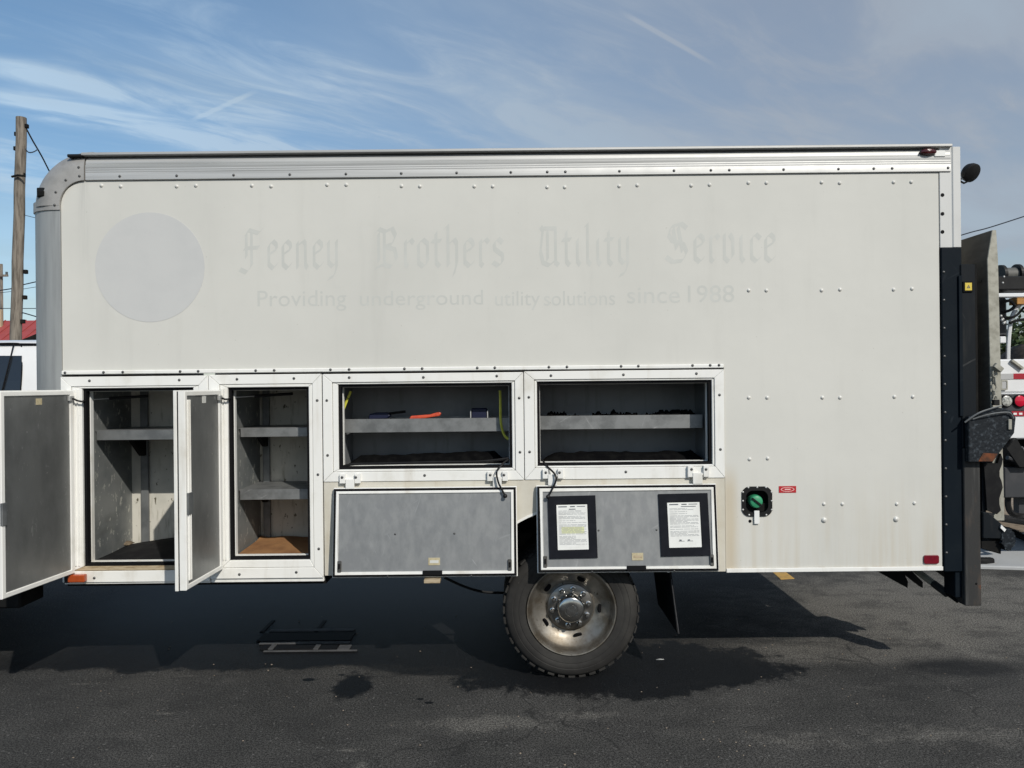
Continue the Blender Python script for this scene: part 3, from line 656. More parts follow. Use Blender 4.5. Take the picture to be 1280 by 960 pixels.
# back sides that keep light out of the space behind the skirt
MB().box((XF - .02, .03, ZB), (XF, .6, 1.24)).build('bulkhead', M['chassis'], T)
MB().box((x0s, .03, ZB), (x0s + .02, .6, 1.24)).build('bulkhead', M['chassis'], T)
MB().box((x0s, .03, 1.06), (XF, .62, 1.08)).build('bay_underside', M['chassis'], T)
MB().box((XL, .03, FR[0][0][1] - .03), (x0s, .66, FR[0][0][1] - .015)).build('bay_underside', M['chassis'], T)
MB().box((XL, .64, ZB), (x0s, .66, 1.0)).build('bay_back_panel', M['chassis'], T)

# ---- shelves, struts and brackets in the bays
def shelf(bay, zf, zt, yf, yb, mat_, lipz=None):
    _, a, b, c, d_, dep = bay
    s_ = MB().box((a + .002, yf, zt - .004), (c - .002, yb, zt)).build('shelf', mat_, bay[0])
    MB().box((a + .012, yf - .004, zf), (c - .012, yf, zt + .002)).build('shelf_edge', mat_, s_, bevel=.0015)
    return s_
def strut(bay, px, y, zlo, zhi, wd=.035):
    x = (px - 640) / FPX * (CAM_D + y)
    s_ = MB().box((x - wd/2, y - .02, zlo), (x + wd/2, y, zhi)).build('strut', M['strut'], bay[0], bevel=.003)
    return x
def bracket(bay, x, ztop, zlow, yf, yb, th=.028):
    MB().prism([(yf, ztop), (yb, ztop), (yb, zlow), (yb - .04, zlow)], x - th/2, x + th/2, 'x').build('shelf_bracket', M['chassis'], bay[0])
b0, b1, b2, b3 = bays
z_ = P(160, 538, .15).z; shelf(b0, P(160, 550, .15).z, z_, .15, .595, M['strut'])
x = strut(b0, 181, .59, b0[2], b0[4], .05); 
MB().box((P(142, 600, .56).x - .03, .545, b0[2]), (P(142, 600, .56).x + .035, .598, b0[4])).build('corner_angle', M['strut'], b0[0], bevel=.004)
bracket(b0, x, z_ - .006, z_ - .19, .30, .57); 
for zz_ in (b0[2] + .10, b0[2] + .21):
    o = dome(.016, .012).build('bolt_head', M['tag_white'], b0[0], smooth=True); o.location = (P(148, 640, .54).x, .545, zz_)
z_ = P(337, 535, .20).z; shelf(b1, P(337, 546, .20).z, z_, .20, .595, M['tray'])
x = strut(b1, 333, .59, b1[2], b1[4], .045); bracket(b1, x, z_ - .006, z_ - .14, .32, .57)
bracket(b1, b1[3] - .02, z_ - .006, z_ - .14, .32, .57)
z_ = P(337, 612, .18).z; shelf(b1, P(337, 624.5, .18).z, z_, .18, .595, M['tray'])
bracket(b1, x, z_ - .006, z_ - .13, .32, .57); bracket(b1, b1[3] - .02, z_ - .006, z_ - .13, .32, .57)
T3z = P(530, 523, .16).z; T3f = P(530, 540, .16).z
T4z = P(776, 519, .16).z; T4f = P(776, 536, .16).z
for bay, zt, zf in ((b2, T3z, T3f), (b3, T4z, T4f)):
    t3 = MB().box((bay[1] + .015, .16, zf), (bay[3] - .03, .45, zf + .004)).build('tray', M['tray'], bay[0])
    MB().box((bay[1] + .012, .152, zf), (bay[3] - .028, .158, zt)).build('tray_front', M['tray'], t3, bevel=.0015)
    MB().box((bay[1] + .012, .45, zf), (bay[3] - .028, .456, zt)).build('tray_back', M['tray'], t3)

# ---- doors
def door(name, label, M4, W, H, rim, pmat, thick, ribs=False, sw=None):
    """local axes: u from the hinge side, v up, w out of the inner face (w=0 is the rim's face)"""
    dr = bpy.data.objects.new(name, None); C.objects.link(dr); dr.parent = T; dr['label'] = label
    MB(M4).prism([(0, 0), (W, 0), (W, H), (0, H)], -thick, -thick + .018, 'z').build('door_skin', M['frame'], dr, bevel=.002)
    g = MB(M4)
    for pl in mitred((.006, .006, W - .006, H - .006), (.030, .030, W - .030, H - .030), 0): g.prism(pl, -thick + .018, (-.008 if sw is None else -thick + .018 + sw), 'z')
    g.build('door_seal', M['gasket'], dr)
    rm = MB(M4)
    ri = .020 if sw is None else .004
    for pl in mitred((ri, ri, W - ri, H - ri), (rim, rim, W - rim, H - rim), 0): rm.prism(pl, -thick + .018 + (sw or 0), 0, 'z')
    rm.build('door_rim', M['frame'], dr, bevel=.003)
    MB(M4).prism([(rim - .004, rim - .004), (W - rim + .004, rim - .004), (W - rim + .004, H - rim + .004), (rim - .004, H - rim + .004)], -.014, -.007, 'z').build('inner_panel', pmat, dr)
    if ribs:
        for uu in (W - .058, W - .036):
            MB(M4).prism(rect(uu, .05, uu + .008, H - .05), -.004, .007, 'z').build('rim_rib', M['frame'], dr, bevel=.002)
    return dr
def mat4(o, u, v):
    u = Vector(u).normalized(); v = Vector(v).normalized(); w_ = Vector(o[1]) if False else None
    return u, v
def M4of(origin, u, v, wn):
    u, v, wn = Vector(u).normalized(), Vector(v).normalized(), Vector(wn).normalized()
    return Matrix(((u.x, v.x, wn.x, origin[0]), (u.y, v.y, wn.y, origin[1]), (u.z, v.z, wn.z, origin[2]), (0, 0, 0, 1)))
def lbox(M4, u0, v0, u1, v1, w0, w1, name, m, parent, bevel=.002):
    return MB(M4).prism(rect(u0, v0, u1, v1), w0, w1, 'z').build(name, m, parent, bevel=bevel)
# side-hinged pair
MA = M4of((-2.577, -.014, .662), (-.105, -1, 0), (0, 0, 1), (1, -.105, 0))
dA = door('compartment_door', 'dull metal inner face of the door swung out at the far left', MA, .565, 1.08, .030, M['door_dark'], .045, False, .005)
lbox(MA, .53, .38, .562, .50, -.01, .004, 'latch', M['strut'], dA)
lbox(MA, .255, 1.00, .300, 1.035, -.007, -.005, 'sticker', M['sticker'], dA, 0)
lbox(MA, .01, 1.015, .05, 1.045, -.004, .012, 'strut_bracket', M['alu'], dA)
MBm = M4of((-1.709, -.014, .676), (-.030, -1, 0), (0, 0, 1), (1, -.03, 0))
dB = door('compartment_door', 'narrow inner face of the second door swung out between the tall openings', MBm, .475, 1.058, .030, M['door_dark'], .062, True, .005)
lbox(MBm, .405, .40, .462, .515, -.006, .010, 'latch', M['strut'], dB)
lbox(MBm, .200, .985, .245, 1.03, -.007, -.005, 'sticker', M['sticker_white'], dB, 0)
lbox(MBm, .01, .995, .05, 1.025, -.004, .012, 'strut_bracket', M['alu'], dB)
for k, (M4_, dd_, bx0, bx1, by) in enumerate(((MA, dA, 100, 185, 493), (MBm, dB, 282, 366, 490))):
    st = M4_ @ Vector((.03, 1.03 if k == 0 else 1.01, .014))
    e = P(bx1, by + 2, .25); mid = P(bx0 + 3, by + 9, -.03)
    cur = [st, st.lerp(mid, .5) + Vector((0, 0, -.004)), mid, P(bx0 + 8, by + 7, .05)]
    stb = MB().tube(cur, .006, 6).build('strut_elbow', M['black'], dd_, smooth=True)
    MB().tube([P(bx0 + 8, by + 7, .05), P(bx0 + 40, by + 5, .15)], .003, 6).build('strut_rod', M['alu'], dd_)
    MB().tube([P(bx0 + 36, by + 5.2, .14), e], .009, 8).build('strut_cylinder', M['black'], dd_, smooth=True)
# two lids folded down
def lid(label, xl, xr, ztop, zbot, ytop=-.052, ybot=-.104):
    u = (1, 0, 0); v = Vector((0, ytop - ybot, ztop - zbot)); H = v.length; wn = Vector((1, 0, 0)).cross(v)
    if wn.y > 0: wn = -wn
    M4_ = M4of((xl, ybot, zbot), u, v, wn)
    dr = door('compartment_lid', label, M4_, xr - xl, H, .036, M['door_alu'], .040)
    return M4_, dr, xr - xl, H
MC, dC, WC, HC = lid('scuffed folded-down lid below the left wide bay, bare metal', -1.052, .022, 1.154, .639)
MD, dD, WD, HD = lid('scuffed folded-down lid with two notices above the wheel', .136, 1.188, 1.157, .655)
for (M4_, dr, W_, H_, st) in ((MC, dC, WC, HC, M['sticker']), (MD, dD, WD, HD, M['sticker'])):
    lbox(M4_, W_*.49, .012, W_*.595, .040, -.012, .007, 'latch', M['gasket'], dr)
    lbox(M4_, W_*.52, .070, W_*.582, .112, -.007, -.0045, 'sticker', st, dr, 0)
    lbox(M4_, W_*.528, .082, W_*.575, .098, -.0045, -.0040, 'sticker_print', M['sill'] if dr is dD else M['sticker_white'], dr, 0)
    for uu in (.034, W_ - .056):
        lbox(M4_, uu, .035, uu + .022, .10, -.008, .006, 'strut_bracket', M['hub'], dr, .003)
        lbox(M4_, uu + .006, .055, uu + .016, .085, .006, .014, 'strut_stud', M['gasket'], dr, .002)
    for uu, vv in ((.34, .972), (.655, .972), (.022, .97), (.978, .97), (.978, .5), (.022, .5), (.34, .5), (.66, .5), (.75, .035), (.3, .035)):
        pos = M4_ @ Vector((uu * W_, vv * H_ - .01, -.006)); c = scr.copy(); C.objects.link(c); c.parent = dr; c.location = pos; c.name = 'screw'; c.scale = (.7,) * 3
q = R(531, 722.0, 551, 726.5, -.08)
MB().box((q[0], -.13, q[1]), (q[2], -.06, q[3])).build('latch_tongue', M['sill'], dC, bevel=.002)
for x0, x1, y0, y1, dr in ((425, 451, 592, 612, dC), (609, 635, 589, 609, dC), (678, 704, 586, 606, dD), (859, 886, 582, 604, dD)):
    q = R(x0, y0, x1, y1 - 8, -.014); hg = MB()
    w3 = (q[2] - q[0]) / 3
    hg.box((q[0], -.030, q[1]), (q[0] + w3 * .82, -.0105, q[3])).box((q[2] - w3 * .82, -.030, q[1]), (q[2], -.0105, q[3]))
    hg.box((q[0] + w3 * .82, -.024, q[1] + .010), (q[2] - w3 * .82, -.0105, q[1] + .022))
    h_ = hg.build('lid_hinge', M['frame'], T, bevel=.002)
    q2 = R(x0 + 7, y1 - 13, x1 - 8, y1 + 1, -.03)
    MB().box((q2[0], -.034, q2[1]), (q2[2], -.026, q2[3])).build('hinge_leaf', M['frame'], h_, bevel=.0015)
    for xx in (x0 + 4, x1 - 5):
        pz = P(xx, y0 + 4); c = scr.copy(); C.objects.link(c); c.parent = h_; c.location = (pz.x, -.030, pz.z); c.name = 'screw'
# cords holding the lids
def cord(pts, r, name, m, parent, n=8):
    pts = [Vector(p) for p in pts]; out_ = []
    for i in range(len(pts) - 1):
        p0, p1, p2, p3 = pts[max(i-1, 0)], pts[i], pts[i+1], pts[min(i+2, len(pts)-1)]
        for k in range(n):
            t = k / n
            out_.append(.5 * ((2*p1) + (p2 - p0)*t + (2*p0 - 5*p1 + 4*p2 - p3)*t*t + (3*p1 - p0 - 3*p2 + p3)*t**3))
    out_.append(pts[-1]); return MB().tube(out_, r, 6).build(name, m, parent, smooth=True)
cord([P(425, 585, .03), P(440, 580.5, .02), P(480, 579.5, .0), P(540, 578, .0), P(600, 577, .01), P(636, 573, .03)], .008, 'lid_cord', M['black'], dC)
cord([P(636, 574, .03), P(628, 580, -.01), P(621, 590, -.05), P(623, 603, -.06), P(628, 613, -.066), P(631.5, 620, -.07)], .006, 'lid_cord', M['black'], dC)
cord([P(678, 575, .03), P(684, 583, -.01), P(693, 592, -.045), P(695, 600, -.06), P(690, 612, -.067), P(685, 621, -.072)], .006, 'lid_cord', M['black'], dD)
for pp, dr in ((P(631.5, 620, -.075), dC), (P(685, 621, -.077), dD)):
    o = dome(.013, .012).build('cord_end', M['black'], dr, smooth=True); o.location = pp
cord([P(556, 722, .25), P(580, 733, .3), P(605, 740, .35), P(632, 741, .38)], .009, 'brake_cable', M['black'], T)

# ---- fuel filler, label, reflectors
fp = MB().prism(rrect(*fil, .048, 8), -.006, .004, holes=[rrect(*inset(fil, .024), .04, 8)]).build('filler_plate', M['black'], T, bevel=.002)
fi = inset(fil, .02)
MB().box((fi[0] - .01, .05, fi[1] - .01), (fi[2] + .01, .06, fi[3] + .01)).build('filler_recess', M['gasket'], fp)
rc = MB()
for pl in mitred(inset(fi, -.02), inset(fi, .004), 0): rc.prism(pl, .005, .05)
rc.build('filler_wall', M['gasket'], fp)
for p in [(935,609.3),(946,609),(957,609),(928.3,615),(964,615),(928.3,626),(964.3,626),(928.3,637),(964.3,637),(936,643.5),(957.5,643.5)]:
    b_ = P(*p); o = dome(.0065, .004, 8).build('screw', M['alu'], fp, smooth=True); o.location = (b_.x, -.006, b_.z)
ce = P(945, 627)
fc = MB().lathe([(1e-4, -.026), (.030, -.026), (.036, -.022), (.039, -.014), (.039, .05)], (ce.x, .012, ce.z), 'y', 28).build('fuel_cap', M['green'], fp, smooth=True)
gm = MB(Matrix.Translation((ce.x, -.014, ce.z)) @ Matrix.Rotation(math.radians(38), 4, 'Y'))
gm.box((-.037, -.008, -.006), (.037, .0, .006)).build('cap_grip', M['black'], fc, bevel=.002)
q = R(942, 638, 948.5, 654.5); MB().box((q[0], -.013, q[1]), (q[2], -.009, q[3])).build('white_tag', M['tag_white'], fp, bevel=.0015)
b_ = P(937.5, 651.5); o = dome(.010, .004).build('rubber_plug', M['gasket'], fp, smooth=True); o.location = (b_.x, -.0, b_.z)
q = R(973.5, 607.5, 995, 615.8)
lb = MB().box((q[0], -.0025, q[1]), (q[2], -.0003, q[3])).build('red_label', M['red_label'], T)
mx, mz = (q[0] + q[2]) / 2, (q[1] + q[3]) / 2
ring = [(mx + .040 * math.cos(t), mz + .0135 * math.sin(t)) for t in [2*PI*i/28 for i in range(28)]]
ring2 = [(mx + .035 * math.cos(t), mz + .0105 * math.sin(t)) for t in [2*PI*i/28 for i in range(28)]]
MB().prism(ring, -.0034, -.0022, holes=[ring2]).box((mx - .017, -.0034, mz - .0035), (mx + .017, -.0022, mz + .0035)).build('label_print', M['red_line'], lb)
q = R(1154, 693.5, 1173, 704.5); MB().prism(rrect(*q, .012, 4), -.010, 0).build('side_reflector', M['reflector'], T, bevel=.003, seg=2)
q = R(86, 718, 107, 727.5, -.03); am = MB().box((q[0], -.045, q[1]), (q[2], -.011, q[3])).build('amber_marker', M['amber'], T, bevel=.006, seg=2)
q = R(80, 719, 86, 729, -.03); MB().box((q[0], -.03, q[1]), (q[2], -.005, q[3])).build('marker_bracket', M['black'], am, bevel=.002)

# ---- wheels
def wheel(x, yface, name='wheel', inner=True):
    wh = bpy.data.objects.new(name, None); C.objects.link(wh); wh.parent = T; wh.location = (x, yface, WZ)
    RT, RR = .405, .268; c0 = (0, 0, 0)
    def L(prof, nm, m, parent=wh, seg=72, smooth=True, closed=False):
        k = MB().lathe(prof, c0, 'y', seg, closed); k.M = None
        return k.build(nm, m, parent, smooth=smooth, origin=(0, 0, 0))
    ty = L([(RR - .004, .030), (RR + .004, .006), (RR + .02, .001), (RR + .042, -.001), (RR + .045, .001), (RR + .048, -.001), (RR + .075, .0), (RR + .078, .002), (RR + .081, 0), (RT - .030, .008), (RT - .018, .020), (RT - .009, .034),
            (RT - .009, .205), (RT - .018, .225), (RT - .06, .24), (RR, .235), (RR - .004, .2)], 'tyre', M['tyre'], seg=96, closed=True); ty.location = (0, 0, 0)
    tb = MB(); nb = 40
    for i in range(nb):                                              # shoulder lugs
        a = 2 * PI * i / nb
        Mx = Matrix.Rotation(a, 4, 'Y')
        for y0, y1, sh in ((.010, .070, 0), (.078, .120, .5), (.128, .168, 0), (.176, .228, .5)):
            My = Matrix.Rotation(a + sh * 2 * PI / nb, 4, 'Y'); wv = .0195 if y0 < .02 or y1 > .2 else .023
            t = MB(My); lo = RT - .034 if y0 < .02 else RT - .012
            t.add([(-wv, y0 + (.014 if y0 < .02 else 0), lo + .026 if y0 < .02 else lo), (wv, y0 + (.014 if y0 < .02 else 0), lo + .026 if y0 < .02 else lo), (wv, y1, lo), (-wv, y1, lo),
                   (-wv, y0 + (.016 if y0 < .02 else 0), RT + .001), (wv, y0 + (.016 if y0 < .02 else 0), RT + .001), (wv, y1, RT + .002), (-wv, y1, RT + .002)],
                  [(0,3,2,1),(4,5,6,7),(0,1,5,4),(1,2,6,5),(2,3,7,6),(3,0,4,7)])
            tb.v += t.v; tb.f += [tuple(i_ + len(tb.v) - 8 for i_ in f) for f in t.f]
    o = tb.build('tread', M['tyre'], ty, origin=(0, 0, 0)); o.location = (0, 0, 0)
    o['kind'] = 'stuff'
    rm = L([(RR, .030), (RR, .004), (RR - .004, -.002), (RR - .010, -.001), (RR - .013, .006), (RR - .018, .012), (RR - .022, .035), (RR - .030, .050), (RR - .040, .065), (RR - .058, .075), (RR - .072, .090), (.165, .104), (.150, .108), (.140, .100), (.135, .098), (1e-4, .098)], 'rim', M['rim'], seg=80); rm.location = (0, 0, 0)
    for i in range(5):
        a = math.radians(-76 + 72 * i); r_ = .176
        hm = MB(Matrix.Translation((r_ * math.cos(a), .092, r_ * math.sin(a))) @ Matrix.Rotation(-a, 4, 'Y') @ Matrix.Rotation(math.radians(38), 4, 'Z'))
        pr = [(.0145 * math.cos(t), .026 * math.sin(t)) for t in [2*PI*k/20 for k in range(20)]]
        h_ = hm.prism(pr, -.006, .004).build('hand_hole', M['gasket'], rm, origin=(0, 0, 0)); h_.location = (0, 0, 0)
    hb = L([(.140, .099), (.138, .090), (.132, .086), (.085, .084), (.082, .090), (1e-4, .09)], 'hub_flange', M['hub'], rm, 48); hb.location = (0, 0, 0)
    for i in range(10):
        a = 2 * PI * i / 10 + .17
        n_ = MB().lathe([(1e-4, -.034), (.009, -.033), (.0125, -.026), (.0135, -.014), (.018, -.012), (.018, 0)], (.110 * math.cos(a), .085, .110 * math.sin(a)), 'y', 8)
        o = n_.build('lug_nut', M['chrome'], rm, origin=(0, 0, 0), smooth=True); o.location = (0, 0, 0)
    hc = L([(.084, .09), (.083, .040), (.080, .030), (.074, .020), (.066, .016), (.040, .014), (.038, .018), (.030, .018), (.028, .014), (1e-4, .014)], 'hub_cap', M['chrome'], rm, 40); hc.location = (0, 0, 0)
    return wh
wheel(WX, .012)
def plain_wheel(x, y0, y1):
    MB().lathe([(.20, y0 + .05), (.27, y0), (.37, y0), (.405, y0 + .03), (.405, y1 - .03), (.37, y1), (.27, y1), (.20, y1 - .05), (1e-3, y1 - .05)], (x, 0, WZ), 'y', 48).build('wheel', M['tyre'], T, smooth=True)
plain_wheel(WX, .275, .51); plain_wheel(WX, 1.88, 2.12); plain_wheel(WX, 2.14, 2.38); plain_wheel(-4.75, .28, .52); plain_wheel(-4.75, 1.9, 2.14)
MB().tube([(WX, .5, WZ), (WX, .9, WZ), (WX, 1.05, WZ), (WX, 1.2, WZ), (WX, 1.35, WZ), (WX, 1.5, WZ), (WX, 1.9, WZ)], [.06, .06, .11, .17, .11, .06, .06], 14).build('rear_axle', M['chassis'], T, smooth=True)
for y in (.78, 1.56): MB().box((-5.9, y, .72), (2.58, y + .07, .96)).build('chassis_rail', M['chassis'], T)
# mud flap: black sheet across behind the tyre, leaning back at its lower edge
fa, fb = P(836, 722, .06), P(847, 792, .04)
mf = MB().add([(fa.x, .05, fa.z + .05), (fa.x, .66, fa.z + .05), (fb.x, .66, fb.z), (fb.x, .05, fb.z), (fa.x + .012, .05, fa.z + .05), (fa.x + .012, .66, fa.z + .05), (fb.x + .012, .66, fb.z), (fb.x + .012, .05, fb.z)],
              [(0,1,2,3),(4,7,6,5),(0,4,5,1),(1,5,6,2),(2,6,7,3),(3,7,4,0)]).build('mud_flap', M['rubber'], T)
MB().tube([P(839, 724, .045), P(848.5, 792, .036)], .0028, 6).build('flap_edge_wire', M['dull_grey'], mf)

# ---- the cab, which stands ahead of the box and runs out of the photo
cab = bpy.data.objects.new('cab', None); C.objects.link(cab); cab.parent = T
XB = -2.955; ZRf = 2.075
def cab_section(z):                                                  # half width falls in towards the roof
    return .25 + max(0, (z - 1.45)) ** 2 * .30
zs = [.62, .9, 1.2, 1.45, 1.6, 1.75, 1.88, 1.97, 2.02, 2.05, 2.07, 2.078]
ys = [cab_section(z) for z in zs]; ys[-4:] = [.37, .41, .50, .80]
body = MB(); vs, fs = [], []
x_st = [XB - 2.62, XB - 2.3, XB - .07, XB - .02, XB]
tuck = [0.05, 0, 0, .012, .05]
for xi, tk in zip(x_st, tuck):
    for y, z in zip(ys, zs): vs.append((xi, y + tk, z - (tk * .5 if z > 2 else 0)))
    for y, z in reversed(list(zip(ys, zs))): vs.append((xi, 2.40 - y - tk, z - (tk * .5 if z > 2 else 0)))
nn = len(zs) * 2
for i in range(len(x_st) - 1):
    for j in range(nn): j2 = (j + 1) % nn; fs.append((i*nn+j, i*nn+j2, (i+1)*nn+j2, (i+1)*nn+j))
fs += [tuple(range(nn)), tuple(reversed(range((len(x_st)-1)*nn, len(x_st)*nn)))]
body.add(vs, fs).build('cab_body', M['white'], cab, smooth=True)
def on_cab(px, py, off=-.004):
    """point of the cab's side surface that shows at that place"""
    Y = .27
    for _ in range(12):
        p = P(px, py, Y); Y = cab_section(p.z) if p.z < 1.97 else .37
    p = P(px, py, Y); p.y += off; return p
def cab_patch(cols, name, m, thick=.006):
    """strip of quads that follows the cab's side: columns of picture points, extruded outwards"""
    k = MB(); vs = []; n = len(cols[0])
    for c in cols:
        for p in c: vs.append(on_cab(*p))
    front = len(vs); vs += [v + Vector((0, thick + .004, 0)) for v in vs]; fs = []
    for i in range(len(cols) - 1):
        for j in range(n - 1):
            a = i*n + j; fs.append((a, a+1, a+n+1, a+n)); fs.append((a+front, a+n+front, a+n+1+front, a+1+front))
    return k.add(vs, fs).build(name, m, cab)
yy = [437, 446, 456, 466, 476, 487, 498, 508]
cab_patch([[(-300, y - .5) for y in yy], [(-60, y) for y in yy], [(17.0 - (y - 437) * .25, y) for y in yy]], 'side_window', M['glass'])
cab_patch([[(17.4 - (y - 437) * .25, y) for y in yy], [(24 - (y - 437) * .1, y) for y in yy], [(28.3 - (y - 437) * .04, y) for y in yy]], 'side_window', M['glass'])
cord([on_cab(-200, 428.5), on_cab(-40, 429.5), on_cab(18, 429), on_cab(25, 431), on_cab(28.6, 437), on_cab(28, 460), on_cab(26.5, 487), on_cab(25, 508)], .0035, 'door_seam', M['gasket'], cab, 6)
cord([on_cab(18.8, 430, -.012), on_cab(15.2, 445, -.012), on_cab(9.0, 470, -.012), on_cab(1.4, 500, -.012)], .004, 'window_divider', M['gasket'], cab, 6)
cord([(XB - 2.2, .372, 2.030), (XB - 1, .372, 2.036), (XB - .12, .372, 2.034), (XB - .03, .39, 2.022)], .008, 'drip_rail', M['gasket'], cab, 6)
MB().prism([(-7.1, .75), (-7.1, 1.25), (-6.7, 1.42), (XB - 2.62, 1.5), (XB - 2.62, .62), (-7.0, .62)], .38, 2.02).build('hood', M['white'], cab, bevel=.06, seg=3)
MB().prism([(XB - 2.7, 1.5), (XB - 2.62, 1.5), (XB - 2.2, 2.0), (XB - 2.26, 2.0)], .45, 1.95).build('windscreen', M['glass'], cab)
a, b = P(33, 738, .16), P(33, 757, .16)
MB().prism([(-5.6, b.z), (b.x, b.z), (a.x, a.z + .06), (-5.6, a.z + .06)], .10, .34).build('cab_step', M['chassis'], T, bevel=.01)
MB().box((-7.0, .5, .45), (-3.2, 1.9, .7)).build('engine_bay_underside', M['chassis'], T)

# ---- tail lift
LG = bpy.data.objects.new('tail_lift', None); C.objects.link(LG); LG.parent = T
cl0, cl1 = P(1200.5, 650).x + .0, P(1222, 650).x
zc0, zc1 = P(1211, 755.5).z, P(1211, 331).z
col = MB().box((cl0 + .006, -.030, zc0), (cl1, .095, P(1211, 560).z)).build('lift_column', M['rust'], LG, bevel=.004)
MB().box((cl0 + .004, -.022, P(1211, 559).z), (cl1 - .012, .090, zc1)).build('upper_column', M['column'], LG, bevel=.004)
MB().box((cl0 - .010, -.026, P(1204, 520).z), (cl0 + .010, .02, P(1204, 345).z)).build('column_flange', M['navy'], LG, bevel=.002)
MB().box((cl1 - .012, -.010, P(1211, 540).z), (cl1 + .006, .02, zc1 + .005)).build('column_flange', M['chassis'], LG, bevel=.002)
MB().box((P(1194, 730).x, -.0, P(1194, 747).z), (cl0 + .005, .12, ZB - .01)).build('column_foot', M['navy'], LG, bevel=.003)
b_ = P(1216.5, 728); o = dome(.007, .003, 8).build('bolt_hole', M['gasket'], col); o.location = (b_.x, -.030, b_.z)
q = R(1206, 353.5, 1214.5, 363, -.03); wp = MB().box((q[0] - .008, -.030, q[1] - .008), (q[2] + .008, -.0225, q[3] + .008)).build('warning_plate_backing', M['gasket'], LG)
MB().box((q[0], -.033, q[1]), (q[2], -.030, q[3])).build('warning_plate', M['yellow_plate'], wp)
cxm, czm = (q[0] + q[2]) / 2, (q[1] + q[3]) / 2
MB().prism([(cxm - .010, czm - .009), (cxm + .010, czm - .009), (cxm, czm + .010)], -.034, -.033, holes=[[(cxm - .004, czm - .005), (cxm + .004, czm - .005), (cxm, czm + .003)]]).build('warning_print', M['ink_dark'], wp)
# platform, folded upright across the tail
xa, xb, xc = P(1233, 330).x, P(1246, 330).x, P(1239, 288).x
zt_, zm_, zb_ = P(1239, 288).z, P(1235, 325).z, P(1245, 640).z
xa2, xb2 = P(1240, 640).x, P(1253, 640).x
pf = MB().prism([(xc, zt_), (xa, zm_), (xa2, zb_), (xb2, zb_), (xb - .004, zm_), (xc + .022, zt_)], .0, 2.3).build('platform', M['deck'], LG)
MB().prism([(xc, zt_), (xa, zm_), (xa2 + .004, zb_ - .05), (xb2 + .006, zb_ - .05), (xb + .002, zm_), (xc + .024, zt_)], -.010, -.0005).build('platform_edge', M['galv'], pf, bevel=.002)
for i in range(9):
    z = zm_ - .12 - i * .14
    MB().box((xa - .006 + (zm_ - z) * .03, .05, z), (xa + .012 + (zm_ - z) * .03, 2.25, z + .012)).build('platform_rib', M['deck'], pf)
# flaking hinge bracket in front of the column
bp = [P(1209, 521, -.06), P(1232, 514, -.06), P(1246, 509, -.06), P(1262, 513, -.06), P(1268, 522, -.06), P(1266, 541, -.06), P(1246, 568, -.06), P(1239, 577.5, -.06), P(1209, 577.5, -.06)]
br = MB().prism([(p.x, p.z) for p in bp], -.075, -.035).build('hinge_bracket', M['flaking'], LG, bevel=.004)
q = [P(1222, 576.5, -.07), P(1240, 576.5, -.07), P(1246, 567, -.07), P(1228, 566, -.07)]
MB().prism([(p.x, p.z) for p in q], -.078, -.0755).build('rust_patch', M['rust_red'], br)
q = R(1258.5, 524, 1263, 537, -.07); MB().box((q[0], -.086, q[1]), (q[2], -.076, q[3])).build('bracket_pin', M['galv'], br, bevel=.003)
cord([P(1206, 528, -.08), P(1222, 517, -.10), P(1238, 511, -.10), P(1252, 507, -.09)], .005, 'cable', M['strut'], br)
cord([P(1216, 524, -.085), P(1232, 519, -.10), P(1248, 516, -.10), P(1262, 516, -.09), P(1267, 523, -.085)], .004, 'cable', M['strut'], br)
# lower arm, dark seal with a wavy edge, roller
wv = [(1223, 578), (1240, 578)] + [(1244.0 + 2.2 * math.sin(i * 1.35) - (0 if i < 8 else (i - 8) * .9), 566 + i * 7) for i in range(11)] + [(1239, 641), (1227, 636)]
MB().prism([(P(a_, b_, .02).x, P(a_, b_, .02).z) for a_, b_ in wv], -.034, -.012).build('rubber_seal', M['rubber'], LG)
am_ = [(1227, 640), (1233, 640), (1252, 656), (1249, 673), (1227, 672.5)]
MB().prism([(P(a_, b_, -.03).x, P(a_, b_, -.03).z) for a_, b_ in am_], -.045, -.005).build('lower_arm', M['column'], LG, bevel=.004)
am_ = [(1224, 676), (1249, 673), (1249, 692), (1224, 685)]
MB().prism([(P(a_, b_, .0).x, P(a_, b_, .0).z) for a_, b_ in am_], -.02, .25).build('arm_base', M['chassis'], LG, bevel=.004)
MB().prism([(P(a_, b_, .02).x, P(a_, b_, .02).z) for a_, b_ in ((1223, 576), (1229, 576), (1228, 680), (1223.5, 680))], -.015, .03).build('arm_upright', M['column'], LG, bevel=.003)
rc_ = P(1254, 672, .0)
rl = MB(); pr = []
for k in range(40):
    a = 2 * PI * k / 40; r_ = .052 + random.uniform(-.007, .008) ; pr.append((rc_.x + r_ * .78 * math.cos(a), rc_.z + r_ * 1.25 * math.sin(a)))
rl.prism(pr, -.05, .10).build('roller', M['flaking'], LG)
q = [P(1252, 656, -.06), P(1258, 662, -.06), P(1256, 665, -.06), P(1251, 660, -.06)]
MB().prism([(p.x, p.z) for p in q], -.058, -.051).build('roller_clip', M['tag_white'], LG)
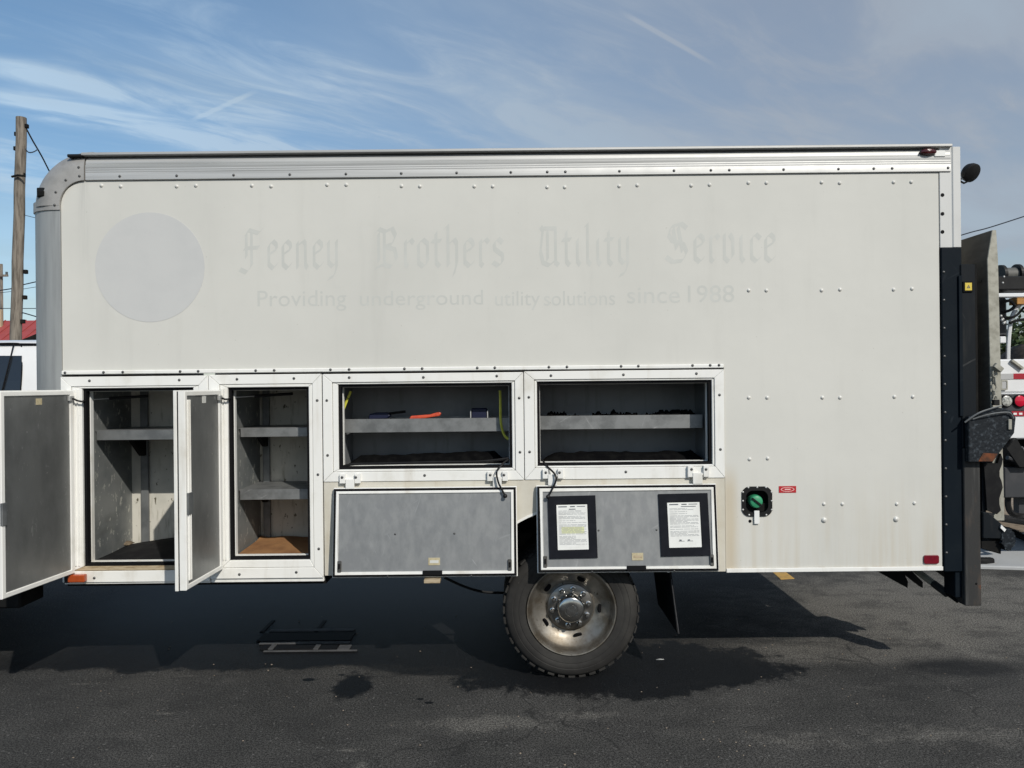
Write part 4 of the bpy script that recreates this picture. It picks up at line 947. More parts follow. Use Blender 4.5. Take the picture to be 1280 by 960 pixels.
# cylinder and hanging brackets under the tail
ha, hb_ = P(1136, 706, .42), P(1197, 752, .05)
MB().tube([ha, ha.lerp(hb_, .55)], .021, 12).build('lift_cylinder', M['galv'], LG, smooth=True)
MB().tube([ha.lerp(hb_, .53), ha.lerp(hb_, .80)], .023, 12).build('cylinder_sleeve', M['rust'], LG, smooth=True)
MB().tube([ha.lerp(hb_, .78), hb_], .010, 10).build('cylinder_rod', M['chassis'], LG, smooth=True)
for pts_, y in (([(1093, 712), (1128, 712), (1135, 727), (1134.5, 735)], .45), ([(1118, 708), (1134, 708), (1153.5, 727.5), (1153.5, 735)], .52), ([(1160, 706), (1200, 706), (1196, 728), (1190, 727)], .30)):
    MB().prism([(P(a_, b_, y).x, P(a_, b_, y).z) for a_, b_ in pts_], y, y + .05).build('hanger_bracket', M['chassis'], LG)
# work lamp on the tail
lc = P(1211.5, 215, .12)
lamp = bpy.data.objects.new('work_lamp', None); C.objects.link(lamp); lamp.parent = T; lamp.location = lc
tilt = Matrix.Translation(lc) @ Matrix.Rotation(math.radians(-28), 4, 'Y') @ Matrix.Rotation(math.radians(35), 4, 'X')
MB(tilt).lathe([(1e-4, .030), (.03, .028), (.048, .014), (.056, -.006), (.056, -.026), (.050, -.030), (1e-4, -.030)], (0, 0, 0), 'y', 24).build('lamp_housing', M['black'], lamp, smooth=True)
for v_ in lamp.children: pass
q = P(1200, 224, .12); q2 = P(1213, 222, .12)
MB().tube([(q.x - .02, .12, q.z), q2, P(1214, 218, .12)], .007, 8).build('lamp_bracket', M['alu'], lamp)
MB().tube([P(1200, 226.5, .12), P(1205, 229, .12), P(1211, 226, .12)], .006, 6).build('lamp_cable', M['black'], lamp)

# ================================================================== things on and in the truck
# chain and padlock on the platform edge
ch = thing('chain', 'short steel chain hanging on the pale edge of the raised tail lift', 'chain', P(1243, 465, -.03))
for i in range(4):
    c_ = P(1243.5 + (i % 2) * .6 - i * .3, 467 + i * 8.6, -.03); k = MB(); pts_ = []
    for t in range(13):
        a = 2 * PI * t / 12; pts_.append(Vector((.013 * math.cos(a) * (1 if i % 2 == 0 else .35), .010 * math.cos(a) * (.2 if i % 2 == 0 else 1), .026 * math.sin(a))) + c_)
    k.tube(pts_, .0048, 6, False).build('chain_link', M['galv'], ch, smooth=True)
kk_ = MB(Matrix.Translation(P(1247.5, 459.5, -.04)) @ Matrix.Rotation(math.radians(40), 4, 'Y'))
kk_.box((-.027, -.012, -.016), (.027, .012, .016)).build('chain_clamp', M['galv'], ch, bevel=.003)
pl_ = thing('padlock', 'black padlock at the end of the chain beside the tail lift', 'padlock', P(1244, 504, -.04))
q = R(1240.5, 499.5, 1248, 506.5, -.04); MB().box((q[0], -.055, q[1]), (q[2], -.03, q[3])).build('lock_body', M['black'], pl_, bevel=.003)
c_ = P(1244, 499, -.042); MB().tube([Vector((.011 * math.cos(a), 0, .022 * math.sin(a))) + c_ for a in [PI * i / 10 for i in range(11)]], .004, 6).build('shackle', M['galv'], pl_, smooth=True)

# notices on the right lid
def notice(label, u0, v0, u1, v1, pu0, pv0, pu1, pv1, kind):
    base = MD @ Vector(((u0 + u1) / 2, v0, -.004))
    t = thing('notice', label, 'notice', base, 'notices on the folded lid')
    skew = .010
    def pl(a0, b0, a1, b1, w0, w1, nm, m, parent):
        k = (lambda u, v: (u - (v - v0) * .018, v + (u - u0) * .012))
        return MB(MD).prism([k(a0, b0), k(a1, b0), k(a1, b1), k(a0, b1)], w0, w1, 'z').build(nm, m, parent)
    fr_ = MB(MD); fx = lambda u, v: (u - (v - v0) * .018, v + (u - u0) * .012)
    pl(u0, v0, u1, v1, -.0065, -.0015, 'pouch', M['doc'], t)
    for pl4 in mitred((u0 - .001, v0 - .001, u1 + .001, v1 + .001), (pu0 - .003, pv0 - .003, pu1 + .003, pv1 + .003), 0):
        fr_.prism([fx(*p) for p in pl4], -.0015, .0022, 'z')
    fr_.build('pouch_border', M['doc'], t, bevel=.001)
    pa = pl(pu0, pv0, pu1, pv1, -.0014, -.0008, 'sheet', M['paper'], t)
    lines = MB(MD); dk_ = MB(MD); hl = MB(MD); ww = pu1 - pu0; hh = pv1 - pv0
    rnd = random.Random(11 if kind else 5)
    def bar(k, a, b, c, d__): k.prism([fx(pu0 + ww * a, pv0 + hh * b), fx(pu0 + ww * c, pv0 + hh * b), fx(pu0 + ww * c, pv0 + hh * d__), fx(pu0 + ww * a, pv0 + hh * d__)], -.0007, -.0003, 'z')
    bar(dk_, .06, .945, .34, .968); bar(dk_, .44, .945, .60, .968); bar(dk_, .66, .95, .93, .965)
    bar(dk_, .42, .90, .88, .915) if kind else bar(dk_, .40, .89, .62, .91)
    v = .86
    while v > (.24 if kind else .10):
        a = .06; end = rnd.choice((.94, .92, .95, .6, .8))
        while a < end:
            b = min(end, a + rnd.uniform(.07, .26)); bar(lines, a, v, b, v + .010); a = b + .022
        v -= .026 if rnd.random() > .22 else .045
    if kind:
        for a in (.30, .56): bar(dk_, a, .135, a + .18, .145); bar(dk_, a + .02, .15, a + .09, .175)
    else: bar(hl, .16, .42, .86, .50)
    if not kind:
        for f_ in range(1): pass
        MB(MD).prism([fx(pu0 + ww * .14, pv0 + hh * .36), fx(pu0 + ww * .88, pv0 + hh * .36), fx(pu0 + ww * .88, pv0 + hh * .51), fx(pu0 + ww * .14, pv0 + hh * .51)], -.00078, -.00072, 'z').build('highlighted_lines', M['highlighter'], pa)
    tag(lines.build('printed_lines', M['ink'], pa), kind='stuff'); tag(dk_.build('printed_heading', M['ink_dark'], pa), kind='stuff')
def uvD(px, py): return ((px - 671) / 227 * WD, HD * (1 - (py - (606 - (px - 671) * .011)) / 111.5))
def doc(label, x0, y0, x1, y1, a0, b0, a1, b1, kind):
    u0, v1 = uvD(x0, y0); u1, v0 = uvD(x1, y1); pu0, pv1 = uvD(a0, b0); pu1, pv0 = uvD(a1, b1)
    notice(label, u0, v0, u1, v1, pu0, pv0, pu1, pv1, kind)
doc('black-bordered white notice with a yellow highlighted line, left one on the right lid', 686.5, 620, 746, 698, 697, 631, 735.5, 687.5, False)
doc('black-bordered white notice with signatures at its foot, right one on the right lid', 825.5, 617, 887, 695, 836, 628, 876.5, 684.5, True)

# left wide bay: tools on the tray
def at_tray(px, Y, z): return Vector(((px - 640) / FPX * (CAM_D + Y), Y, z))
zt3 = T3f + .005
t = thing('hand_tool', 'navy blue tool with a dark shaft lying on the tray of the left wide bay', 'tool', at_tray(474, .24, zt3))
c_ = at_tray(474, .24, zt3)
MB().prism([(c_.x - .075, zt3 + .03), (c_.x - .06, zt3 + .105), (c_.x - .02, zt3 + .115), (c_.x + .05, zt3 + .115), (c_.x + .075, zt3 + .095), (c_.x + .05, zt3 + .075), (c_.x - .02, zt3 + .07), (c_.x - .04, zt3 + .0)], .215, .27).build('tool_handle', M['blue_tool'], t, bevel=.008, seg=2)
MB().tube([(c_.x + .06, .24, zt3 + .107), (c_.x + .16, .25, zt3 + .118)], .008, 8).build('tool_shaft', M['chassis'], t)
c_ = at_tray(532, .24, zt3)
t = thing('pipe_wrench', 'orange-red handled tool lying across the tray in the left wide bay', 'tool', c_)
MB().prism([(c_.x - .10, zt3 + .07), (c_.x - .09, zt3 + .092), (c_.x + .03, zt3 + .100), (c_.x + .085, zt3 + .118), (c_.x + .10, zt3 + .108), (c_.x + .09, zt3 + .090), (c_.x - .0, zt3 + .076)], .20, .235).build('handle', M['orange_tool'], t, bevel=.006, seg=2)
MB().box((c_.x - .09, .20, zt3), (c_.x + .09, .26, zt3 + .071)).build('jaw', M['chassis'], t, bevel=.01)
c_ = at_tray(599, .25, zt3)
t = thing('small_case', 'small navy case held by two pale clips at the right of the tray', 'case', c_)
MB().box((c_.x - .048, .20, zt3), (c_.x + .048, .30, zt3 + .135)).build('case_body', M['blue_tool'], t, bevel=.006)
for s_ in (-1, 1): MB().box((c_.x + s_ * .052 - .003, .195, zt3), (c_.x + s_ * .052 + .003, .215, zt3 + .12)).build('clip', M['alu'], t)
def hose(label, pts_, r):
    base = Vector(pts_[-1]); o = cord(pts_, r, 'hose', M['yellow_tube'], None)
    return tag(o, label, 'hose')
hose('short yellow hose hanging slantwise in the left corner of the left wide bay', [P(438.5, 489, .11), P(434, 500, .11), P(428.5, 514, .10), P(426.5, 520, .10)], .008)
hose('yellow hose hanging and curling at the right of the left wide bay', [P(625, 488, .12), P(625.5, 505, .12), P(626, 528, .12), P(629, 541, .12), P(632, 546, .115), P(636, 549, .11)], .008)
def heap(name, label, cat, x0, x1, y0, y1, z0, h, m, seed, n=26, k=5, step=.28, low=.25):
    """rumpled low heap: bumpy ridge between two ends"""
    rnd = random.Random(seed); vs, fs = [], []
    hs = []
    v = .6
    for i in range(n):
        v = min(1, max(low, v + rnd.uniform(-step, step))); e = min(1, min(i, n - 1 - i) / 2.0); hs.append(h * v * (.15 + .85 * e))
    for i in range(n):
        x = x0 + (x1 - x0) * i / (n - 1)
        for j in range(k + 2):
            t_ = j / (k + 1); vs.append((x, y0 + (y1 - y0) * t_ + rnd.uniform(-.004, .004), z0 + hs[i] * math.sin(PI * min(1, t_ * 1.0)) ** .6))
    q_ = k + 2
    for i in range(n - 1):
        for j in range(q_ - 1): a = i*q_+j; fs.append((a, a+1, a+q_+1, a+q_))
        fs.append((i*q_, (i+1)*q_, (i+1)*q_+q_-1, i*q_+q_-1))
    fs += [tuple(range(q_)), tuple(reversed(range((n-1)*q_, n*q_)))]
    return tag(MB().add(vs, fs).build(name, m, None, smooth=True, origin=((x0+x1)/2, (y0+y1)/2, z0)), label, cat)
heap('black_bag', 'flat black bag lying along the floor of the left wide bay', 'bag', P(432, 570, .2).x, P(634, 570, .2).x, .16, .40, b2[2] + .005, .085, M['junk'], 3, step=.08, low=.75)
heap('black_hose_pile', 'pile of black hose lying on the floor of the right wide bay', 'hose', P(678, 570, .2).x, P(884, 570, .2).x, .16, .40, b3[2] + .005, .095, M['junk'], 8, step=.12, low=.6)
heap('dirt_heap', 'sandy dirt spilled along the front of the right wide bay', 'dirt', P(700, 575, .1).x, P(884, 575, .1).x, .09, .155, b3[2] + .005, .018, M['grit'], 5)
zt4 = T4f + .005
for i, (a_, b_, h_, lb_) in enumerate(((682, 726, .104, 'dark tools bundled at the left end of the right bay tray'), (738, 800, .112, 'tangle of black fittings in the middle of the right bay tray'), (804, 872, .106, 'row of dark fittings at the right end of the right bay tray'))):
    heap('fittings_pile', lb_, 'fittings', at_tray(a_, .24, 0).x, at_tray(b_, .24, 0).x, .19, .34, zt4, h_, M['junk'], 20 + i, 44, step=.14, low=.72)
for px, h_ in ((692, .10), (808, .108), (851, .112)): pass
# left tall bay: mat and dirt; second bay: cardboard
x0m, x1m = P(112, 700, .1).x, b0[3] - .01; zf_ = b0[2] + .005
mt_v, mt_f = [], []; nx, ny = 14, 8
for i in range(nx + 1):
    for j in range(ny + 1):
        u, v = i / nx, j / ny; x = x0m + (x1m - x0m) * u; y = .09 + .46 * v
        zl = .055 * v * max(0, math.sin(PI * (u * .75 + .1))) ** 1.5 + .004 * math.sin(u * 17) * math.sin(v * 9); mt_v.append((x, y, zf_ + .008 + zl))
for i in range(nx):
    for j in range(ny): a = i*(ny+1)+j; mt_f.append((a, a+1, a+ny+2, a+ny+1))
o = MB().add(mt_v, mt_f).build('rubber_mat', M['rubber'], None, smooth=True, origin=(x0m, .1, zf_)); sm = o.modifiers.new('thick', 'SOLIDIFY'); sm.thickness = .006
tag(o, 'curled black rubber mat on the floor of the leftmost tall bay', 'mat')
heap('dirt_heap', 'small brown clump of dirt in the back corner of the leftmost tall bay', 'dirt', P(146, 684, .5).x, P(163, 684, .5).x, .48, .56, zf_ + .03, .055, M['grit'], 31, 12)
x0c, x1c = b1[1] + .012, b1[3] - .012; zc_ = b1[2] + .005
cv_ = []; cf_ = []; nx, ny = 10, 6; rnd = random.Random(4)
for i in range(nx + 1):
    for j in range(ny + 1):
        cv_.append((x0c + (x1c - x0c) * i / nx, .09 + .47 * j / ny, zc_ + .006 + (.014 * rnd.random() if j == ny else .004 * rnd.random()) + .018 * (j / ny)))
for i in range(nx):
    for j in range(ny): a = i*(ny+1)+j; cf_.append((a, a+1, a+ny+2, a+ny+1))
o = MB().add(cv_, cf_).build('cardboard_sheet', M['cardboard'], None, origin=(x0c, .1, zc_)); sm = o.modifiers.new('thick', 'SOLIDIFY'); sm.thickness = .004
tag(o, 'brown cardboard sheet covering the floor of the second tall bay', 'cardboard')

# ---- on the ground under the truck
gc = G(385, 803)
t = thing('flat_strips', 'flat grey strips and black bars lying on the asphalt beneath the truck', 'step', (gc.x, gc.y, 0))  # grey strips and black bars laid flat, no known object
def flat(x0, y0, x1, y1, h, nm, m_, z0=0.0):
    p, q_ = G(x0, y1), G(x1, y0); xm0, xm1 = G(x0, (y0 + y1) / 2).x, G(x1, (y0 + y1) / 2).x
    return MB().box((xm0, p.y, z0), (xm1, q_.y, h)).build(nm, m_, t, bevel=.002)
flat(338, 786.5, 443, 790.5, .008, 'back_strip', M['dull_grey'])
flat(326, 791, 441, 802.5, .007, 'black_bar', M['gasket'])
flat(325, 803, 437, 806, .010, 'middle_strip', M['dull_grey'])
for x_ in (337.5, 393.5): flat(x_, 806.4, x_ + 6, 812.6, .009, 'short_strip', M['dull_grey'])
for x0_, x1_ in ((327, 337), (344, 393), (400, 422)): flat(x0_, 806.4, x1_, 812.6, .006, 'black_plate', M['gasket'])
flat(330, 813, 446, 815.5, .008, 'front_strip', M['dull_grey'])
flat(423, 807, 438, 812.8, .007, 'end_plate', M['dull_grey'])
for x_ in (332, 398): flat(x_, 776, x_ + 5, 790.4, .005, 'rear_bar', M['gasket'])
gb = G(826, 827)
tag(MB().tube([(gb.x - .03, gb.y, .012), (gb.x - .01, gb.y, .014), (gb.x + .02, gb.y + .004, .012)], [.003, .006, .003], 8).build('metal_scrap', M['strut'], smooth=True), 'tiny shiny scrap of metal on the wet asphalt right of the wheel', 'scrap')
rb = random.Random(9); pb = MB()
for i in range(170):
    x, y = rb.uniform(-2.6, 3.2), rb.uniform(-1.05, 1.3) ** 1 ; r_ = rb.uniform(.0022, .0065)
    pb.add([(x + r_ * a * rb.uniform(.7, 1.3), y + r_ * b * rb.uniform(.7, 1.3), r_ * .5 + r_ * .6 * c) for a, b, c in ((1,0,0),(0,1,0),(-1,0,0),(0,-1,0),(0,0,1),(0,0,-1))], [(0,1,4),(1,2,4),(2,3,4),(3,0,4),(1,0,5),(2,1,5),(3,2,5),(0,3,5)])
tag(pb.build('loose_gravel', M['gravel']), kind='stuff')

# ================================================================== background, left
def far(px, py, D):
    return P(px, py, D - CAM_D)
D0 = 21.0; pt, pbm = far(27, 147, D0), far(19.5, 440, D0)
slope = (pbm.x - pt.x) / (pbm.z - pt.z); xb_ = pt.x + slope * (0 - pt.z)
pole = thing('utility_pole', 'weathered brown wooden utility pole standing behind the truck cab', 'utility pole', (xb_, D0 - CAM_D, 0))
n_ = 14; MB().tube([(xb_ + (pt.x - xb_) * i / n_ + .01 * math.sin(i * 2.1), D0 - CAM_D, pt.z * i / n_) for i in range(n_ + 1)], [.152 - .022 * i / n_ for i in range(n_ + 1)], 16).build('pole_shaft', M['wood'], pole, smooth=True)
for i, (px, py) in enumerate(((33, 158), (21, 168), (20, 186), (32, 340), (31, 372), (28.5, 402), (29, 219))):
    p = far(px, py, D0); MB().box((p.x - .05, p.y - .05, p.z - .05), (p.x + .05, p.y + .05, p.z + .06)).build('pole_fitting', M['chassis'], pole, bevel=.01)
p1 = far(22, 220, D0 - .2); MB().tube([p1 + Vector((-.16, 0, -.02)), p1 + Vector((0, 0, .02)), p1 + Vector((.16, 0, 0))], .03, 6).build('pole_band', M['chassis'], pole)
def wire(pts_, r, label, name='utility_wire'):
    o = cord(pts_, r, name, M['wire'], None, 6); return tag(o, label, 'wire')
wire([far(32, 159, D0), far(41, 176, D0 + 1), far(52, 195, D0 + 2), far(75, 238, D0 + 4), far(120, 310, D0 + 8)], .022, 'dark cable slanting down from the top of the utility pole')
wire([far(32, 186, D0), far(35, 190, D0), far(40, 190.5, D0), far(45.5, 188, D0 + .6), far(47, 186, D0 + 1.2)], .016, 'short slack loop of cable beside the top of the utility pole')
wire([far(-220, 390, 30), far(0, 363, 30), far(46, 352, 30), far(300, 300, 30)], .020, 'upper rising wire crossing behind the utility pole')
wire([far(-220, 388, 30.5), far(0, 366, 30.5), far(46, 358.5, 30.5), far(300, 320, 30.5)], .010, 'thin rising wire just below the upper crossing wire')
wire([far(-220, 387, 33), far(0, 385.5, 33), far(46, 385.5, 33), far(300, 384, 33)], .016, 'level wire crossing behind the pole above the red roof')
wire([far(28, 391, D0), far(46, 396, 24), far(160, 430, 30)], .018, 'low wire dropping right from the pole just above the red roof')
wire([far(31, 268, D0), far(43, 272, 25), far(160, 300, 30)], .010, 'faint thin wire leaving the pole at middle height')
wire([far(1100, 326, 16), far(1203, 293.5, 16), far(1238, 284, 16), far(1300, 264, 16)], .012, 'single thin wire sloping in the sky behind the tail lift')
sp_ = thing('distant_pole', 'far smaller pole with a crossarm at the left photo edge above the red roof', 'utility pole', (far(1, 440, 46).x, 46 - CAM_D, 0))
a_ = far(1.5, 330, 46); MB().tube([(a_.x, a_.y, 0), (a_.x, a_.y, a_.z)], .085, 10).build('pole_shaft', M['wood'], sp_)
b_ = far(12.5, 345, 46); MB().box((a_.x - 1.2, a_.y - .25, b_.z - .06), (b_.x, a_.y - .14, b_.z + .06)).build('crossarm', M['wood'], sp_)
MB().box((b_.x - .12, a_.y - .24, b_.z + .06), (b_.x - .02, a_.y - .15, b_.z + .22)).build('insulator', M['hub'], sp_)
b_ = far(2, 400, 46); MB().box((b_.x - .1, a_.y - .4, b_.z - .6), (b_.x + .22, a_.y - .15, b_.z + .6)).build('transformer', M['sill'], sp_, bevel=.05)
# red roofed building
D1 = 44.0; p0, p1 = far(-260, 400, D1), far(64, 400.5, D1)
bl = thing('red_roofed_building', 'low pale building with a faded red metal roof beyond the truck cab', 'building', (p1.x - 8, D1 - CAM_D + 4, 0))
yb0 = D1 - CAM_D; ze = far(20, 424, D1).z; zrg = far(20, 400, D1 + 2).z
MB().box((-48, yb0 + .6, 0), (p1.x + 2.4, yb0 + 9, ze)).build('wall', M['stucco'], bl)
rf = MB().prism([(yb0, ze - .1), (yb0 + 2.4, zrg), (yb0 + 7, zrg), (yb0 + 9.6, ze - .1)], -49, p1.x + 3, 'x').build('roof', M['red_roof'], bl)
for i in range(34):
    x = p1.x + 2.6 - i * .62
    MB().add([(x, yb0 - .02, ze - .06), (x + .06, yb0 - .02, ze - .06), (x + .06, yb0 + 2.4, zrg + .05), (x, yb0 + 2.4, zrg + .05), (x, yb0 - .02, ze - .16), (x + .06, yb0 - .02, ze - .16), (x + .06, yb0 + 2.4, zrg - .05), (x, yb0 + 2.4, zrg - .05)], [(0,1,2,3),(4,7,6,5),(0,4,5,1),(1,5,6,2),(2,6,7,3),(3,7,4,0)]).build('roof_seam', M['red_roof'], rf)
a_ = far(44, 415, D1); MB().prism([(a_.x - .35, ze - .12), (a_.x + 1.2, ze - .12), (a_.x + 1.2, ze + .5)], yb0 - .8, yb0 + .6).build('gable', M['chassis'], bl)
for i in range(5): MB().box((-24 - i * 4.2, yb0 + .55, .9), (-22.2 - i * 4.2, yb0 + .62, 2.3)).build('window', M['glass'], bl)

# ================================================================== background, right: rear corner of a white service truck
DB = 6.9; YB = DB - CAM_D
def B(px, py, dd=0): return P(px, py, YB + dd)
V = thing('service_truck', 'white service truck with a winch and round tail lamps behind the tail lift', 'truck', (B(1240, 500).x + 1.1, YB + 1.5, 0))
xl, xr = B(1232, 480).x, B(1232, 480).x + 2.35
zt5, zb5 = B(1262, 449).z, B(1262, 549).z
MB().box((xl, YB, zb5), (xr, YB + 2.6, B(1262, 492).z)).build('tail_body', M['white'], V, bevel=.012)
MB().box((xl, YB + .02, B(1262, 491).z), (xr, YB + .10, zt5)).build('tailgate', M['white'], V, bevel=.012)
MB().box((xl, YB - .012, B(1262, 513.5).z), (xr, YB - .001, B(1262, 492.5).z)).build('lamp_band', M['grey_box'], V, bevel=.003)
for px, m, r in ((1256, M['clear_lens'], .048), (1272.5, M['red_lens'], .050)):
    c_ = B(px, 501); t_ = MB().lathe([(r + .008, -.014), (r + .008, -.03), (r, -.034), (r, -.03)], (c_.x, YB, c_.z), 'y', 28).build('lamp_bezel', M['gasket'], V, smooth=True)
    MB().lathe([(1e-4, -.040), (r * .6, -.038), (r, -.030), (r, -.012)], (c_.x, YB, c_.z), 'y', 28).build('tail_lamp', m, V, smooth=True)
for px in (1500, 1517):
    c_ = B(px, 501); MB().lathe([(1e-4, -.040), (.03, -.038), (.05, -.030), (.05, -.012)], (c_.x, YB, c_.z), 'y', 28).build('tail_lamp', M['red_lens'], V, smooth=True)
q = R(1246, 467, 1268, 474, YB); MB().box((q[0], YB + .014, q[1]), (q[2], YB + .019, q[3])).build('silver_tape', M['tape_grey'], V)
MB().box((q[2], YB + .014, q[1]), (q[2] + .28, YB + .0192, q[3])).build('red_tape', M['tape_red'], V)
MB().box((q[2] + .28, YB + .014, q[1]), (q[2] + .55, YB + .019, q[3])).build('silver_tape', M['tape_grey'], V)
q = R(1259, 513.8, 1300, 520, YB); MB().box((q[0], YB - .008, q[1]), (q[2] + .6, YB - .002, q[3])).build('red_tape', M['tape_red'], V)
tp = MB()
for i in range(9): tp.box((q[0] + .05 + i * .05, YB - .0095, q[1] + .012), (q[0] + .08 + i * .05, YB - .008, q[1] + .030))
tp.build('tape_print', M['tag_white'], V)
q = R(1251, 475, 1259.5, 487.5, YB); MB().prism(rrect(*q, .012), YB - .004, YB + .015, holes=[rrect(*inset(q, .010), .008)]).build('handle_ring', M['galv'], V)
MB().box((q[0] + .012, YB, q[1] + .012), (q[2] - .012, YB + .016, q[3] - .012)).build('handle_plate', M['tape_grey'], V)
c_ = B(1272, 456); MB(Matrix.Translation((c_.x, YB, c_.z)) @ Matrix.Rotation(math.radians(38), 4, 'Y')).box((-.07, -.012, -.012), (.06, .016, .012)).build('tailgate_latch', M['galv'], V, bevel=.003)
# load on the bed and the gantry
xg = B(1246, 400).x
MB().box((xg - .1, YB + .06, B(1262, 370.5).z), (xr, YB + .14, B(1262, 365.5).z)).build('gantry_bar', M['white'], V, bevel=.006)
MB().box((xr - .1, YB + .30, zt5 - .3), (xr, YB + .40, B(1262, 365.5).z - .05)).build('gantry_post', M['white'], V)
MB().box((B(1266, 375, .3).x, YB + .24, B(1270, 380.5, .25).z), (xr - .12, YB + .36, B(1270, 371.5, .25).z)).build('orange_beam', M['orange_beam'], V, bevel=.004)
cord([B(1260, 449, .3), B(1260.5, 430, .3), B(1262, 412, .3), B(1265, 396, .3), B(1272, 384, .3), B(1284, 374, .3)], .018, 'curved_pipe', M['white'], V)
q = R(1256, 421, 1268, 430, YB + .28); MB().box((B(1250, 425, .2).x, YB + .2, q[1] + .005), (B(1258, 425, .2).x, YB + .28, q[3])).build('pipe_foot', M['white'], V, bevel=.006)
MB().box((xg - .05, YB + .15, B(1262, 363, .2).z), (B(1300, 363, .2).x, YB + .45, B(1262, 346, .2).z)).build('winch_base', M['black'], V, bevel=.01)
wx0 = B(1249, 340, .3).x; wz = B(1262, 343.5, .3).z
for xx, r in ((wx0, .092), (wx0 + .15, .098), (wx0 + .36, .098)):
    MB().lathe([(1e-4, 0), (r, 0), (r, .028), (1e-4, .028)], (xx, YB + .30, wz), 'x', 28).build('winch_flange', M['black'], V)
MB().lathe([(.066, 0), (.068, .01), (.066, .02), (.068, .14)], (wx0 + .02, YB + .30, wz), 'x', 24).build('winch_drum', M['cable'], V, smooth=True)
for px, py in ((1253.5, 353.5), (1255, 346)): o = dome(.010, .008).build('bolt_head', M['alu'], V, smooth=True, origin=(0, 0, 0)); o.location = B(px, py, .15) - V.location
MB().box((xg - .1, YB + .42, B(1252, 421, .4).z), (B(1261.5, 400, .4).x, YB + .8, B(1252, 371, .4).z)).build('valve_block', M['grey_box'], V, bevel=.02)
cord([B(1254, 378, .28), B(1262, 376, .25), B(1268, 382, .25), B(1262, 388, .25), B(1252, 390, .3)], .014, 'hydraulic_hose', M['black'], V)
cord([B(1280, 384, .22), B(1272, 393, .22), B(1264, 397, .22), B(1254, 398, .26)], .012, 'hydraulic_hose', M['black'], V)
cord([B(1262, 404, .25), B(1270, 401, .25), B(1282, 399, .25)], .014, 'hydraulic_hose', M['black'], V)
for i in range(5):
    p = B(1251 + i * 1.2, 395 + i * 2 + (i % 2) * 3, .24); MB().ball(p, .014).build('fitting', M['alu'], V, smooth=True)
hm = heap('scrap_load', 'x', 'y', xg - .02, xr - .1, YB + .14, YB + 1.0, zt5 - .12, .44, mat('rusty_scrap', (.055, .045, .038), .85, c2=(.11, .085, .07), scale=20, bump=.6), 44, 40)
for k_ in ('label', 'category'): del hm[k_]
hm.location -= V.location; hm.parent = V
# underside: hitch, box, hoop, wheels
MB().prism([(B(1254, 560).x, B(1254, 560).z), (B(1266, 547).x, B(1266, 547).z), (B(1286, 583).x, B(1286, 583).z), (B(1270, 583).x, B(1270, 583).z)], YB - .05, YB + .1).build('hitch_plate', M['black'], V)
for i in range(4): c_ = B(1259 + i * 6, 572 - (i % 2) * 10, -.03); MB().tube([c_, c_ + Vector((.10, .02, -.03 + .04 * (i % 2)))], .02, 8).build('hitch_pin', M['grey_box'], V)
MB().box((B(1258, 600).x, YB + .05, B(1258, 583).z), (B(1258, 600).x + 1.3, YB + .16, B(1258, 580).z)).build('bumper_top', M['black'], V)
MB().box((B(1257, 600).x, YB + .02, B(1262, 623).z), (B(1257, 600).x + 1.4, YB + .5, B(1262, 584).z)).build('bumper_box', M['grey_box'], V, bevel=.01)
cord([B(1260, 622, .1), B(1260, 632, .1), B(1264, 641, .1), B(1274, 645, .1), B(1300, 645, .1), B(1330, 640, .1), B(1338, 622, .1)], .026, 'hitch_hoop', M['black'], V)
MB().box((B(1271, 630, .15).x, YB + .12, B(1271, 643, .15).z), (B(1278, 630, .15).x, YB + .2, B(1271, 622, .15).z)).build('hanger_bracket', M['grey_box'], V)
for xx in (xl + .62, xr - .32):
    MB().lathe([(1e-3, .0), (.26, .0), (.36, .0), (.40, .03), (.40, .22), (.36, .25), (1e-3, .25)], (xx + .0, YB + 2.2, .40), 'x', 32).build('wheel', M['tyre'], V, smooth=True)
MB().box((xl + .5, YB + .16, .62), (xr - .5, YB + 3.2, zb5)).build('chassis_frame', M['chassis'], V)
MB().box((xl + .1, YB + 2.62, .7), (xr - .1, YB + 4.4, 1.92)).build('cab', M['white'], V, bevel=.12, seg=3)
for xx in (xl + .62, xr - .32): MB().lathe([(1e-3, .0), (.36, .0), (.40, .03), (.40, .22), (.36, .25), (1e-3, .25)], (xx, YB + 3.9, .40), 'x', 32).build('wheel', M['tyre'], V, smooth=True)
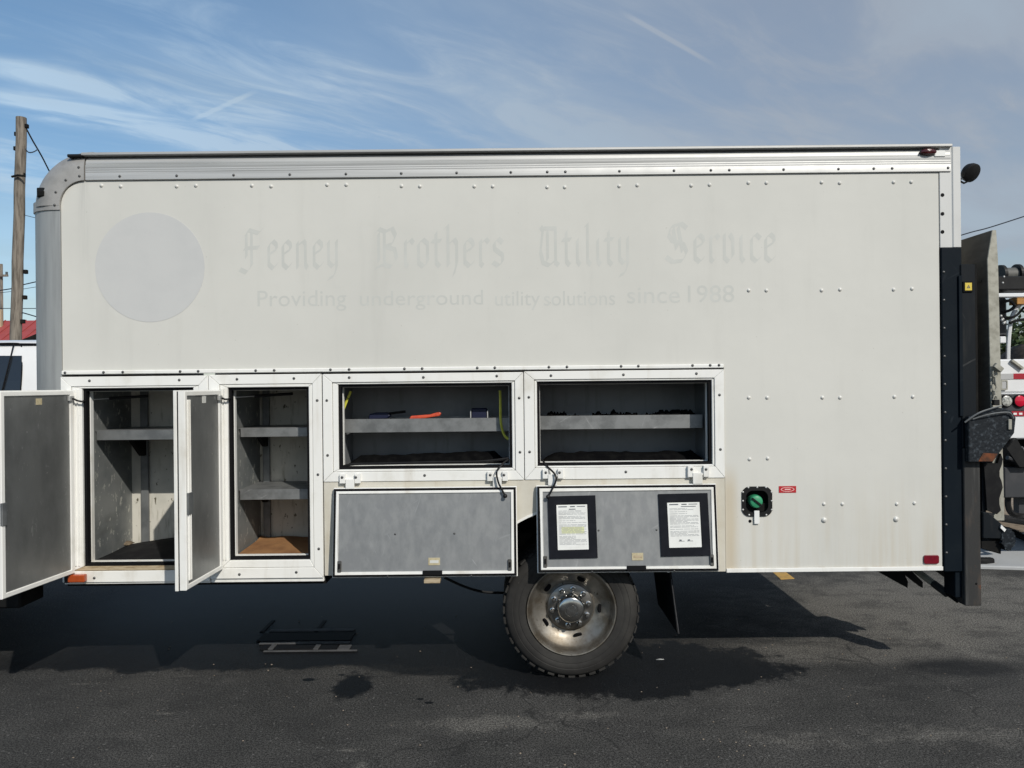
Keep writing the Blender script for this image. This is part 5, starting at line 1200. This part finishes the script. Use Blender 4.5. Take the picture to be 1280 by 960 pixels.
# dark pipe on the ground
a_, b_ = G(1260, 668), G(1300, 688)
tag(MB().tube([(a_.x - .35, a_.y + .5, .045), (a_.x, a_.y, .045), (b_.x, b_.y, .045), (b_.x + 1.2, b_.y - .6, .045)], .04, 10).build('pipe', M['chassis'], smooth=True), 'black pipe lying across the pale concrete behind the tail lift', 'pipe')
a_ = G(1222, 708); tag(MB().prism([(a_.x - .5, a_.y - .02), (a_.x + .06, a_.y - .04), (a_.x + .17, a_.y + .0), (a_.x + .16, a_.y + .06), (a_.x - .5, a_.y + .09)], .02, .075, 'z').build('rubber_wheel_stop', M['rubber'], bevel=.015), 'low dark rubber stop on the pale concrete edge by the column foot', 'wheel stop')

# trees far behind on the right
def tree(x, y, h, rad, seed, label, n=1500):
    rnd = random.Random(seed); t = thing('tree', label, 'tree', (x, y, 0), 'trees behind the service truck')
    tr = MB().tube([(x, y, 0), (x + .1, y, h * .25), (x - .05, y, h * .5), (x + .08, y, h * .8)], [.22, .17, .12, .04], 10)
    for i in range(9):
        a = rnd.uniform(0, 2*PI); z0 = h * rnd.uniform(.25, .65); L = rad * rnd.uniform(.5, .9)
        tr.tube([(x, y, z0), (x + L*.5*math.cos(a), y + L*.5*math.sin(a), z0 + L*.35), (x + L*math.cos(a), y + L*math.sin(a), z0 + L*.6)], [.07, .045, .015], 6)
    tr.build('trunk', M['bark'], t, smooth=True)
    k = MB(); cl_ = [(rnd.gauss(0, rad*.45), rnd.gauss(0, rad*.45), h * rnd.uniform(.35, .95), rad * rnd.uniform(.22, .42)) for _ in range(24)]
    for i in range(n):
        cx, cy, cz, cr_ = rnd.choice(cl_); v = Vector((rnd.gauss(0, 1), rnd.gauss(0, 1), rnd.gauss(0, .8))).normalized() * cr_ * rnd.uniform(.4, 1.05) ** .5
        c = Vector((x + cx, y + cy, cz)) + v; a = Vector((rnd.gauss(0,1), rnd.gauss(0,1), rnd.gauss(0,.6))).normalized(); b = a.cross(Vector((rnd.gauss(0,1), rnd.gauss(0,1), rnd.gauss(0,1)))).normalized()
        s_ = rnd.uniform(.07, .16); k.add([c - a*s_, c - b*s_*.5, c + a*s_, c + b*s_*.5], [(0, 1, 2, 3)])
    k.build('crown', M['leaf'], t)
for i, (px, D_, h, r_) in enumerate(((1262, 24, 3.0, 1.6), (1282, 26, 3.9, 1.9), (1330, 27, 4.2, 2.2))):
    p = far(px, 480, D_); tree(p.x, p.y, h, r_, 50 + i, ('small dark bushy tree beyond the service truck, nearest the tail lift', 'taller leafy tree behind the curved pipe of the service truck', 'leafy tree past the right photo edge')[i], 2200)
bpy.data.objects.remove(scr)
